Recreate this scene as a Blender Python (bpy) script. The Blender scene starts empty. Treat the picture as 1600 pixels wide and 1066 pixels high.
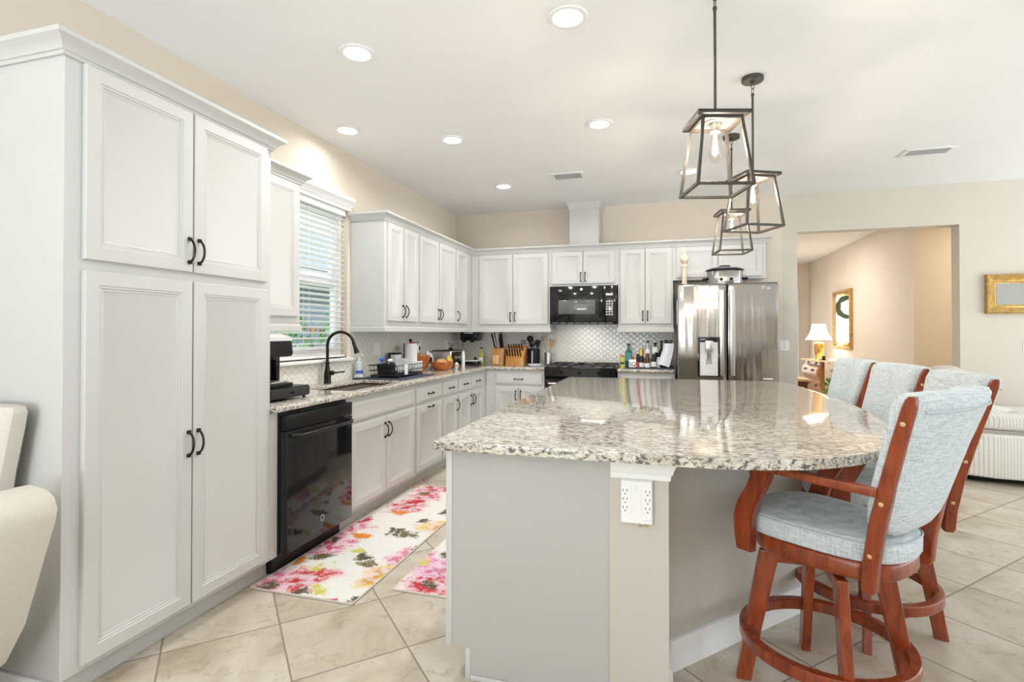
import bpy, bmesh, math, random
from mathutils import Vector as V, Matrix

# ------------------------------------------------------------------ camera, world, light
S = bpy.context.scene
COL = S.collection
PI = math.pi
R = math.radians
CAM_H = 1.31
cam = bpy.data.cameras.new('camera')
cam.sensor_width = 36
cam.lens = 821.6 / 1600 * 36
cam.shift_y = -(533 - 512.9) / 1600
cam.clip_start = 0.05
camo = bpy.data.objects.new('camera', cam)
COL.objects.link(camo)
camo.location = (0, 0, CAM_H)
camo.rotation_euler = (R(90 + .53), 0, R(15.88))
S.camera = camo

S.view_settings.view_transform = 'Standard'
S.view_settings.look = 'None'
S.view_settings.gamma = 1
S.view_settings.use_curve_mapping = False
S.view_settings.exposure = 0.2

w = bpy.data.worlds.new('world')
S.world = w
w.use_nodes = True
bg = w.node_tree.nodes['Background']
bg.inputs[0].default_value = (0.84, 0.93, 1.0, 1)
bg.inputs[1].default_value = 2.1


def area(name, loc, rot, sx, sy, power, color=(1, 1, 1), disk=False, spread=180):
    l = bpy.data.lights.new(name, 'AREA')
    l.spread = R(spread)
    l.shape = 'DISK' if disk else 'RECTANGLE'
    l.size = sx
    l.size_y = sy
    l.energy = power
    l.color = color
    o = bpy.data.objects.new(name, l)
    COL.objects.link(o)
    o.location = loc
    o.rotation_euler = rot
    return o


# unseen fill lamps added behind and at right, tilted up to brighten the ceiling
area('rear_fill', (-1.35, -3.85, 1.0), (R(168), 0, 0), 2.1, 2.0, 300, (0.82, 0.92, 1.0))
area('right_fill', (6.35, 2.6, 1.0), (R(160), 0, R(90)), 6.4, 2.0, 175, (0.82, 0.92, 1.0))
sun = bpy.data.lights.new('sun', 'SUN')
sun.energy = 3.2
sun.angle = R(2)
suno = bpy.data.objects.new('sun', sun)
COL.objects.link(suno)
suno.rotation_euler = (R(8), R(38), 0)


# ------------------------------------------------------------------ materials
def nmat(name):
    m = bpy.data.materials.new(name)
    m.use_nodes = True
    nt = m.node_tree
    return m, nt, nt.nodes['Principled BSDF']


def setp(b, **k):
    names = dict(color='Base Color', rough='Roughness', metal='Metallic', coat='Coat Weight', spec='Specular IOR Level',
                 trans='Transmission Weight', ior='IOR', emis='Emission Strength', emc='Emission Color', alpha='Alpha',
                 sheen='Sheen Weight', sub='Subsurface Weight', coatr='Coat Roughness', aniso='Anisotropic')
    for a, v in k.items():
        s = b.inputs[names[a]]
        if a in ('color', 'emc'):
            v = (v[0], v[1], v[2], 1)
        s.default_value = v


def N(nt, t, **k):
    n = nt.nodes.new(t)
    for a, v in k.items():
        if a.startswith('i_'):
            key = a[2:]
            n.inputs[int(key) if key.isdigit() else key].default_value = v
        else:
            setattr(n, a, v)
    return n


def L(nt, a, b):
    nt.links.new(a, b)


def ramp(nt, fac, stops, interp='LINEAR'):
    r = nt.nodes.new('ShaderNodeValToRGB')
    r.color_ramp.interpolation = interp
    e = r.color_ramp.elements
    while len(e) < len(stops):
        e.new(0.5)
    for i, (p, c) in enumerate(stops):
        e[i].position = p
        e[i].color = (c[0], c[1], c[2], 1) if not isinstance(c, (int, float)) else (c, c, c, 1)
    if fac is not None:
        L(nt, fac, r.inputs[0])
    return r


def mixc(nt, fac, a, b, mode='MIX'):
    m = nt.nodes.new('ShaderNodeMix')
    m.data_type = 'RGBA'
    m.blend_type = mode
    for s, v in ((0, fac), (6, a), (7, b)):
        if isinstance(v, (int, float)):
            m.inputs[s].default_value = v
        elif isinstance(v, tuple):
            m.inputs[s].default_value = (v[0], v[1], v[2], 1)
        else:
            L(nt, v, m.inputs[s])
    return m.outputs[2]


def math_(nt, op, a, b=None, c=None):
    n = nt.nodes.new('ShaderNodeMath')
    n.operation = op
    for i, v in enumerate((a, b, c)):
        if v is None:
            continue
        if isinstance(v, (int, float)):
            n.inputs[i].default_value = v
        else:
            L(nt, v, n.inputs[i])
    return n.outputs[0]


def pos(nt, scale=(1, 1, 1), rot=(0, 0, 0), world=False):
    mp = nt.nodes.new('ShaderNodeMapping')
    mp.inputs['Scale'].default_value = scale
    mp.inputs['Rotation'].default_value = rot
    if world:
        g = nt.nodes.new('ShaderNodeNewGeometry')
        L(nt, g.outputs['Position'], mp.inputs[0])
    else:
        g = nt.nodes.new('ShaderNodeTexCoord')
        L(nt, g.outputs['Object'], mp.inputs[0])
    return mp.outputs[0]


def noise(nt, vec, scale, detail=4, rough=0.55, dist=0):
    n = N(nt, 'ShaderNodeTexNoise', i_Scale=scale, i_Detail=detail, i_Roughness=rough, i_Distortion=dist)
    L(nt, vec, n.inputs['Vector'])
    return n.outputs[0]


def bump(nt, b, h, strength=0.2, dist=0.002):
    n = N(nt, 'ShaderNodeBump', i_Strength=strength, i_Distance=dist)
    L(nt, h, n.inputs['Height'])
    L(nt, n.outputs[0], b.inputs['Normal'])


def plain(name, color, rough=0.5, var=0.04, sc=12, bs=0.05, **k):
    """a painted / moulded surface with a little procedural unevenness"""
    m, nt, b = nmat(name)
    setp(b, color=color, rough=rough, **k)
    p = pos(nt)
    n = noise(nt, p, sc, 3)
    lo = tuple(c * (1 - var) for c in color)
    hi = tuple(min(1, c * (1 + var)) for c in color)
    r = ramp(nt, n, [(0.3, lo), (0.7, hi)])
    L(nt, r.outputs[0], b.inputs['Base Color'])
    if bs:
        bump(nt, b, noise(nt, p, sc * 20, 2), bs, 0.0008)
    return m


def emit(name, color, strength):
    m, nt, b = nmat(name)
    setp(b, color=color, emc=color, emis=strength, rough=0.4)
    return m


M = {}
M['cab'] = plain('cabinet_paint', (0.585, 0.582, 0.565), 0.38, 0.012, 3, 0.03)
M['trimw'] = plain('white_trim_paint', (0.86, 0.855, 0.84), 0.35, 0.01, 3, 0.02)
M['wall'] = plain('beige_wall_paint', (0.71, 0.63, 0.53), 0.85, 0.02, 2, 0.15)
M['wallg'] = plain('greige_wall_paint', (0.635, 0.585, 0.50), 0.85, 0.02, 2, 0.15)
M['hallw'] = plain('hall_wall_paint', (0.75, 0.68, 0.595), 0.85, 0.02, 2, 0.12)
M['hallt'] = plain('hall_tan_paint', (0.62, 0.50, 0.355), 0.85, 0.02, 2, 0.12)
M['ceil'] = plain('ceiling_paint', (0.88, 0.88, 0.885), 0.9, 0.01, 4, 0.15)
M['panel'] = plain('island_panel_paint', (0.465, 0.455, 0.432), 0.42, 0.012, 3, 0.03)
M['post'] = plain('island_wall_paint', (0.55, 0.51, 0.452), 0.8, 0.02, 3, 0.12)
M['bronze'] = plain('oil_rubbed_bronze', (0.035, 0.028, 0.025), 0.32, 0.3, 30, 0.04, metal=0.85)
M['lantern'] = plain('dark_bronze_lantern', (0.085, 0.075, 0.065), 0.45, 0.2, 20, 0.05, metal=0.5)
M['platein'] = plain('lantern_underside_paint', (0.55, 0.48, 0.42), 0.6, 0.05)
M['black'] = plain('black_plastic', (0.008, 0.008, 0.009), 0.3, 0.15, 20, 0.04, spec=0.3)
M['blackm'] = plain('black_matte', (0.02, 0.02, 0.022), 0.6, 0.2, 20, 0.1)
M['gloss'] = plain('black_glass', (0.008, 0.008, 0.009), 0.09, 0.1, 5, 0, spec=0.5)
M['screen_reflection'] = plain('screen_reflection_grey', (0.13, 0.13, 0.13), 0.08, 0.05, 30, 0)  # grey stands for a reflection on the microwave window, put into the colour
M['iron'] = plain('cast_iron', (0.02, 0.02, 0.022), 0.55, 0.2, 60, 0.3)
M['navy'] = plain('navy_mat_fabric', (0.045, 0.05, 0.085), 0.85, 0.15, 80, 0.4)
M['plastw'] = plain('white_plastic', (0.84, 0.83, 0.80), 0.35, 0.01, 8, 0)
M['paper'] = plain('white_paper', (0.86, 0.86, 0.86), 0.8, 0.02, 40, 0.2)
M['cloth'] = plain('white_cloth', (0.78, 0.80, 0.86), 0.9, 0.04, 60, 0.4)
M['cream'] = plain('cream_upholstery', (0.67, 0.625, 0.55), 0.9, 0.04, 150, 0.5)
M['welt'] = plain('grey_welt', (0.42, 0.38, 0.34), 0.8, 0.05)
M['gold'] = plain('antique_gold', (0.52, 0.33, 0.11), 0.38, 0.25, 25, 0.2, metal=0.7)
M['brass'] = plain('brass', (0.75, 0.50, 0.16), 0.2, 0.1, 20, 0, metal=0.9)
M['red'] = plain('red_plastic', (0.55, 0.02, 0.02), 0.35)
M['blue'] = plain('blue_plastic', (0.03, 0.13, 0.62), 0.35)
M['green'] = plain('green_glass', (0.01, 0.12, 0.09), 0.08)
M['teal'] = plain('teal_label', (0.06, 0.32, 0.34), 0.5)
M['clear'] = plain('pale_bottle_plastic', (0.70, 0.74, 0.76), 0.15, 0.05)
M['oil'] = plain('olive_oil', (0.42, 0.36, 0.08), 0.1)
M['yellow'] = plain('yellow_label', (0.62, 0.50, 0.04), 0.45)
M['orange'] = plain('orange_wrapper', (0.72, 0.26, 0.02), 0.35, 0.3, 30)
M['tan'] = plain('bread_crust', (0.60, 0.34, 0.14), 0.6, 0.25, 25, 0.3)
M['copper'] = plain('copper_bowl', (0.50, 0.15, 0.04), 0.3, 0.35, 20, 0.1, metal=0.3)
M['brownb'] = plain('brown_glass', (0.09, 0.03, 0.01), 0.1)
M['wine'] = plain('dark_wine_glass', (0.012, 0.012, 0.012), 0.08)
M['goldfoil'] = plain('gold_foil', (0.72, 0.50, 0.12), 0.3, 0.15, 40, 0.2, metal=0.7)
M['sinkb'] = plain('bronze_sink', (0.055, 0.028, 0.018), 0.4, 0.3, 30, 0.1, metal=0.3)
M['grill'] = plain('dark_grille', (0.10, 0.10, 0.10), 0.5)
M['greyv'] = plain('vent_grey', (0.62, 0.62, 0.62), 0.6)
M['shade'] = emit('lamp_shade_lit', (1.0, 0.93, 0.80), 2.2)
M['lens'] = emit('downlight_lens', (1.0, 0.98, 0.94), 6)
M['bulb'] = emit('bulb_filament', (1.0, 0.90, 0.74), 40)
M['leaf'] = plain('green_leaf', (0.10, 0.30, 0.05), 0.5, 0.4, 6)
M['leafo'] = plain('orange_leaf', (0.62, 0.20, 0.04), 0.5, 0.4, 6)
M['leafp'] = plain('fresh_leaf', (0.22, 0.48, 0.12), 0.5, 0.3, 6)
M['soil'] = plain('soil', (0.07, 0.05, 0.03), 0.9)
M['terra'] = plain('terracotta', (0.35, 0.14, 0.07), 0.8)
M['lawn'] = plain('lawn', (0.14, 0.26, 0.06), 0.9, 0.4, 20, 0.5)
M['extw'] = plain('exterior_stucco', (0.72, 0.72, 0.70), 0.8)
M['slat'] = plain('blind_slat', (0.88, 0.88, 0.87), 0.4, 0.01, 4, 0)
M['socket'] = plain('outlet_slots', (0.03, 0.03, 0.03), 0.6)
M['mirror'] = plain('mirror_glass', (0.86, 0.87, 0.87), 0.03, 0.01, 4, 0, metal=1.0)
M['dull'] = plain('grey_picture_glass', (0.36, 0.35, 0.32), 0.25, 0.03, 4, 0)
M['wreath'] = plain('wreath_green', (0.16, 0.22, 0.12), 0.8, 0.5, 60, 0.6)
M['steelp'] = plain('satin_steel', (0.62, 0.60, 0.57), 0.3, 0.03, 40, 0.03, metal=0.9)


def m_siding():
    m, nt, b = nmat('dark_siding')
    p = pos(nt, world=True)
    sx = N(nt, 'ShaderNodeSeparateXYZ')
    L(nt, p, sx.inputs[0])
    f = math_(nt, 'FRACT', math_(nt, 'MULTIPLY', sx.outputs[2], 6.0))
    r = ramp(nt, f, [(0.0, (0.09, 0.11, 0.14)), (0.12, (0.20, 0.23, 0.28)), (1.0, (0.24, 0.27, 0.33))])
    L(nt, r.outputs[0], b.inputs['Base Color'])
    bump(nt, b, f, 0.5, 0.02)
    return m


M['siding'] = m_siding()


def m_granite():
    m, nt, b = nmat('speckled_granite')
    p = pos(nt, (1.0, 2.5, 1.7), (0, 0, R(-24)), world=True)
    n1 = noise(nt, p, 44, 7, 0.68, 0.5)
    n2 = noise(nt, p, 95, 4, 0.6, 0.8)
    n3 = noise(nt, p, 7, 4, 0.6, 0.5)
    base = ramp(nt, n3, [(0.30, (0.50, 0.44, 0.36)), (0.5, (0.70, 0.65, 0.56)), (0.70, (0.78, 0.745, 0.67))])
    tan = ramp(nt, n2, [(0.36, 1.0), (0.5, 0.0)])
    c1 = mixc(nt, math_(nt, 'MULTIPLY', tan.outputs[0], 0.6), base.outputs[0], (0.40, 0.33, 0.24))
    dark = ramp(nt, n1, [(0.425, 1.0), (0.465, 0.0)])
    c2 = mixc(nt, dark.outputs[0], c1, (0.030, 0.027, 0.027))
    grey = ramp(nt, n1, [(0.47, 1.0), (0.53, 0.0)])
    c3 = mixc(nt, math_(nt, 'MULTIPLY', grey.outputs[0], 0.55), c2, (0.20, 0.185, 0.175))
    lite = ramp(nt, n1, [(0.58, 0.0), (0.68, 1.0)])
    c4 = mixc(nt, math_(nt, 'MULTIPLY', lite.outputs[0], 0.6), c3, (0.80, 0.77, 0.70))
    L(nt, c4, b.inputs['Base Color'])
    setp(b, rough=0.06, spec=0.45)
    return m


M['granite'] = m_granite()


def m_floor():
    m, nt, b = nmat('travertine_tile')
    g = N(nt, 'ShaderNodeNewGeometry')
    sx = N(nt, 'ShaderNodeSeparateXYZ')
    L(nt, g.outputs['Position'], sx.inputs[0])
    x = math_(nt, 'SUBTRACT', sx.outputs[0], -1.974)
    y = math_(nt, 'SUBTRACT', sx.outputs[1], 1.685)
    k = 0.70711 / 0.449
    u = math_(nt, 'MULTIPLY', math_(nt, 'ADD', x, y), k)
    v = math_(nt, 'MULTIPLY', math_(nt, 'SUBTRACT', x, y), k)
    fu, fv = math_(nt, 'FRACT', u), math_(nt, 'FRACT', v)

    def edge(f):
        return math_(nt, 'MINIMUM', f, math_(nt, 'SUBTRACT', 1.0, f))
    e = math_(nt, 'MINIMUM', edge(fu), edge(fv))
    grout = ramp(nt, e, [(0.0065, 1.0), (0.0095, 0.0)])
    cu, cv = math_(nt, 'FLOOR', u), math_(nt, 'FLOOR', v)
    cell = N(nt, 'ShaderNodeCombineXYZ')
    L(nt, cu, cell.inputs[0])
    L(nt, cv, cell.inputs[1])
    wn = N(nt, 'ShaderNodeTexWhiteNoise')
    L(nt, cell.outputs[0], wn.inputs['Vector'])
    off = N(nt, 'ShaderNodeVectorMath', operation='MULTIPLY_ADD')
    L(nt, wn.outputs['Color'], off.inputs[0])
    off.inputs[1].default_value = (37, 53, 11)
    L(nt, g.outputs['Position'], off.inputs[2])
    n1 = noise(nt, off.outputs[0], 2.6, 7, 0.62, 0.7)
    n2 = noise(nt, off.outputs[0], 14, 5, 0.6, 1.0)
    base = ramp(nt, n1, [(0.30, (0.38, 0.31, 0.225)), (0.46, (0.53, 0.46, 0.365)), (0.62, (0.62, 0.565, 0.48))])
    vein = ramp(nt, n2, [(0.30, 1.0), (0.45, 0.0)])
    c1 = mixc(nt, math_(nt, 'MULTIPLY', vein.outputs[0], 0.6), base.outputs[0], (0.34, 0.255, 0.165))
    n3 = noise(nt, off.outputs[0], 55, 3, 0.5)
    pit = ramp(nt, n3, [(0.27, 1.0), (0.31, 0.0)])
    c2 = mixc(nt, math_(nt, 'MULTIPLY', pit.outputs[0], 0.5), c1, (0.22, 0.17, 0.12))
    c3 = mixc(nt, grout.outputs[0], c2, (0.27, 0.215, 0.155))
    L(nt, c3, b.inputs['Base Color'])
    rr = ramp(nt, grout.outputs[0], [(0, 0.33), (1, 0.85)])
    L(nt, rr.outputs[0], b.inputs['Roughness'])
    bump(nt, b, math_(nt, 'SUBTRACT', 1.0, grout.outputs[0]), 0.35, 0.003)
    return m


M['floor'] = m_floor()


def m_splash():
    """lantern shaped white mosaic: a diamond grid with waved grout lines"""
    m, nt, b = nmat('lantern_mosaic')
    g = N(nt, 'ShaderNodeNewGeometry')
    sx = N(nt, 'ShaderNodeSeparateXYZ')
    L(nt, g.outputs['Position'], sx.inputs[0])
    h = math_(nt, 'MULTIPLY', math_(nt, 'ADD', sx.outputs[0], sx.outputs[1]), 1 / 0.078)
    z = math_(nt, 'MULTIPLY', sx.outputs[2], 1 / 0.062)
    a, c = math_(nt, 'ADD', h, z), math_(nt, 'SUBTRACT', h, z)
    wob = math_(nt, 'MULTIPLY', math_(nt, 'SINE', math_(nt, 'MULTIPLY', c, 2 * PI)), 0.05)
    wob2 = math_(nt, 'MULTIPLY', math_(nt, 'SINE', math_(nt, 'MULTIPLY', a, 2 * PI)), 0.05)
    fa = math_(nt, 'FRACT', math_(nt, 'ADD', a, wob))
    fc = math_(nt, 'FRACT', math_(nt, 'SUBTRACT', c, wob2))

    def edge(f):
        return math_(nt, 'MINIMUM', f, math_(nt, 'SUBTRACT', 1.0, f))
    e = math_(nt, 'MINIMUM', edge(fa), edge(fc))
    grout = ramp(nt, e, [(0.035, 1.0), (0.065, 0.0)])
    col = mixc(nt, grout.outputs[0], (0.80, 0.785, 0.72), (0.655, 0.635, 0.57))
    L(nt, col, b.inputs['Base Color'])
    setp(b, rough=0.18)
    bump(nt, b, ramp(nt, e, [(0.02, 0.0), (0.16, 1.0)]).outputs[0], 0.5, 0.003)
    return m


M['splash'] = m_splash()


def m_rug():
    m, nt, b = nmat('floral_rug')
    p = pos(nt, world=True)
    spk = noise(nt, p, 170, 2, 0.6)
    dn = N(nt, 'ShaderNodeTexNoise', i_Scale=6.5, i_Detail=5, i_Roughness=0.6)
    L(nt, p, dn.inputs['Vector'])
    dv = N(nt, 'ShaderNodeVectorMath', operation='MULTIPLY_ADD')
    L(nt, dn.outputs['Color'], dv.inputs[0])
    dv.inputs[1].default_value = (0.30, 0.30, 0.0)
    L(nt, p, dv.inputs[2])

    def blobs(scale, lo, hi, off):
        a = N(nt, 'ShaderNodeVectorMath', operation='ADD')
        L(nt, dv.outputs[0], a.inputs[0])
        a.inputs[1].default_value = off
        vo = N(nt, 'ShaderNodeTexVoronoi', i_Scale=scale, i_Randomness=0.9)
        vo.voronoi_dimensions = '2D'
        L(nt, a.outputs[0], vo.inputs['Vector'])
        d = math_(nt, 'ADD', vo.outputs['Distance'], math_(nt, 'MULTIPLY', math_(nt, 'SUBTRACT', spk, 0.5), 0.55))
        return ramp(nt, d, [(lo, 1.0), (hi, 0.0)]).outputs[0], vo.outputs['Color'], vo.outputs['Distance']
    big, bc, bd = blobs(2.9, 0.36, 0.46, (0.15, 0.3, 0))
    sep = N(nt, 'ShaderNodeSeparateColor')
    L(nt, bc, sep.inputs[0])
    pal = ramp(nt, sep.outputs[0], [(0.0, (0.62, 0.09, 0.22)), (0.3, (0.66, 0.22, 0.44)), (0.55, (0.60, 0.05, 0.06)),
                                    (0.70, (0.74, 0.56, 0.12)), (0.85, (0.68, 0.17, 0.30))], 'CONSTANT')
    inner = ramp(nt, bd, [(0.08, (0.74, 0.62, 0.22)), (0.15, (0.62, 0.06, 0.14)), (0.30, (1, 1, 1))])
    flower = mixc(nt, 0.5, pal.outputs[0], inner.outputs[0], 'MULTIPLY')
    pale = mixc(nt, ramp(nt, noise(nt, p, 16, 4, 0.7), [(0.42, 0.0), (0.56, 0.85)]).outputs[0], flower, (0.78, 0.62, 0.68))
    base = mixc(nt, ramp(nt, spk, [(0.35, 0.5), (0.55, 0.0)]).outputs[0], (0.80, 0.785, 0.74), (0.62, 0.60, 0.56))
    c1 = mixc(nt, big, base, pale)
    sm, sc_, _ = blobs(4.6, 0.17, 0.23, (3.7, 1.1, 0))
    sep2 = N(nt, 'ShaderNodeSeparateColor')
    L(nt, sc_, sep2.inputs[0])
    pal2 = ramp(nt, sep2.outputs[1], [(0.0, (0.10, 0.08, 0.04)), (0.30, (0.60, 0.56, 0.12)), (0.55, (0.70, 0.24, 0.03)),
                                      (0.75, (0.52, 0.02, 0.05)), (0.9, (0.16, 0.13, 0.05))], 'CONSTANT')
    c2 = mixc(nt, sm, c1, pal2.outputs[0])
    L(nt, c2, b.inputs['Base Color'])
    setp(b, rough=0.95)
    bump(nt, b, spk, 0.5, 0.003)
    return m


M['rug'] = m_rug()
M['rugedge'] = plain('rug_binding', (0.62, 0.58, 0.50), 0.9, 0.1, 60, 0.4)


def m_wood(name, c0, c1, c2, rough=0.25, scale=(9, 9, 1.2), coat=0.4):
    m, nt, b = nmat(name)
    p = pos(nt, scale)
    n1 = noise(nt, p, 3.5, 6, 0.6, 1.2)
    n2 = noise(nt, p, 16, 3, 0.6, 0.3)
    r = ramp(nt, n1, [(0.30, c0), (0.5, c1), (0.72, c2)])
    c = mixc(nt, math_(nt, 'MULTIPLY', ramp(nt, n2, [(0.35, 1.0), (0.5, 0.0)]).outputs[0], 0.25), r.outputs[0], c0)
    L(nt, c, b.inputs['Base Color'])
    setp(b, rough=rough, coat=coat, coatr=0.12)
    return m


M['cherry'] = m_wood('cherry_wood', (0.11, 0.014, 0.003), (0.25, 0.040, 0.008), (0.36, 0.075, 0.016), 0.28, coat=0.2)
M['oak'] = m_wood('honey_oak', (0.36, 0.14, 0.03), (0.52, 0.24, 0.06), (0.62, 0.32, 0.10), 0.35)
M['beech'] = m_wood('pale_beech', (0.56, 0.33, 0.13), (0.68, 0.44, 0.20), (0.74, 0.52, 0.27), 0.45, coat=0.1)
M['spoonw'] = m_wood('spoon_wood', (0.34, 0.16, 0.06), (0.50, 0.28, 0.12), (0.58, 0.36, 0.18), 0.6, coat=0)
M['finialw'] = m_wood('cream_painted_wood', (0.62, 0.52, 0.38), (0.70, 0.61, 0.47), (0.74, 0.66, 0.53), 0.5, coat=0)


def m_fabric():
    m, nt, b = nmat('pale_blue_linen')
    p1 = pos(nt, (1, 1, 0.06))
    p2 = pos(nt, (0.07, 0.07, 1))
    a = noise(nt, p1, 330, 2, 0.5)
    c = noise(nt, p2, 330, 2, 0.5)
    mix = math_(nt, 'ADD', math_(nt, 'MULTIPLY', a, 0.5), math_(nt, 'MULTIPLY', c, 0.5))
    r = ramp(nt, mix, [(0.36, (0.36, 0.41, 0.45)), (0.5, (0.55, 0.60, 0.62)), (0.64, (0.69, 0.71, 0.70))])
    L(nt, r.outputs[0], b.inputs['Base Color'])
    setp(b, rough=0.9, sheen=0.15)
    bump(nt, b, mix, 0.35, 0.002)
    return m


M['linen'] = m_fabric()
M['piping'] = plain('linen_piping', (0.50, 0.54, 0.55), 0.85, 0.1, 200, 0.3)


def m_stripe():
    m, nt, b = nmat('pinstripe_upholstery')
    p = pos(nt, world=True)
    sx = N(nt, 'ShaderNodeSeparateXYZ')
    L(nt, p, sx.inputs[0])
    f = math_(nt, 'FRACT', math_(nt, 'MULTIPLY', math_(nt, 'ADD', sx.outputs[0], math_(nt, 'MULTIPLY', sx.outputs[1], 0.6)), 48))
    r = ramp(nt, f, [(0.0, (0.55, 0.53, 0.48)), (0.18, (0.55, 0.53, 0.48)), (0.3, (0.78, 0.76, 0.71)), (0.9, (0.78, 0.76, 0.71))])
    L(nt, r.outputs[0], b.inputs['Base Color'])
    setp(b, rough=0.9)
    bump(nt, b, f, 0.15, 0.003)
    return m


M['stripe'] = m_stripe()


def m_steel():
    m, nt, b = nmat('brushed_stainless')
    setp(b, color=(0.43, 0.41, 0.39), metal=1.0, rough=0.17)
    n = noise(nt, pos(nt, (5.5, 5.5, 0.35)), 1.3, 2, 0.5, 0.4)
    bn = N(nt, 'ShaderNodeBump', i_Strength=0.4, i_Distance=0.030)
    L(nt, n, bn.inputs['Height'])
    n2 = noise(nt, pos(nt, (0.4, 0.4, 60)), 9, 2, 0.5)
    bn2 = N(nt, 'ShaderNodeBump', i_Strength=0.06, i_Distance=0.001)
    L(nt, n2, bn2.inputs['Height'])
    L(nt, bn.outputs[0], bn2.inputs['Normal'])
    L(nt, bn2.outputs[0], b.inputs['Normal'])
    return m


M['steel'] = m_steel()


def m_runner():
    m, nt, b = nmat('floral_runner_cloth')
    p = pos(nt, world=True)
    vo = N(nt, 'ShaderNodeTexVoronoi', i_Scale=9.0)
    L(nt, p, vo.inputs['Vector'])
    n = noise(nt, p, 22, 4, 0.6)
    d = math_(nt, 'ADD', vo.outputs['Distance'], math_(nt, 'MULTIPLY', n, 0.4))
    r = ramp(nt, d, [(0.30, (0.55, 0.33, 0.24)), (0.45, (0.66, 0.52, 0.36)), (0.6, (0.82, 0.74, 0.63))])
    L(nt, r.outputs[0], b.inputs['Base Color'])
    setp(b, rough=0.9)
    return m


M['runner'] = m_runner()


def m_glass(name, tint=(1, 1, 1), rough=0.0):
    m, nt, b = nmat(name)
    tr = N(nt, 'ShaderNodeBsdfTransparent')
    tr.inputs[0].default_value = (tint[0], tint[1], tint[2], 1)
    gl = N(nt, 'ShaderNodeBsdfGlossy')
    gl.inputs['Roughness'].default_value = 0.02 + rough
    fr = N(nt, 'ShaderNodeFresnel')
    fr.inputs[0].default_value = 1.45
    mx = N(nt, 'ShaderNodeMixShader')
    ge = N(nt, 'ShaderNodeNewGeometry')
    L(nt, math_(nt, 'MULTIPLY', fr.outputs[0], math_(nt, 'SUBTRACT', 1.0, ge.outputs['Backfacing'])), mx.inputs[0])
    L(nt, tr.outputs[0], mx.inputs[1])
    L(nt, gl.outputs[0], mx.inputs[2])
    L(nt, mx.outputs[0], nt.nodes['Material Output'].inputs[0])
    return m


M['pane'] = m_glass('window_glass', (0.96, 0.98, 0.99))
M['bulbglass'] = m_glass('bulb_glass', (1.0, 0.97, 0.92))


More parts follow.
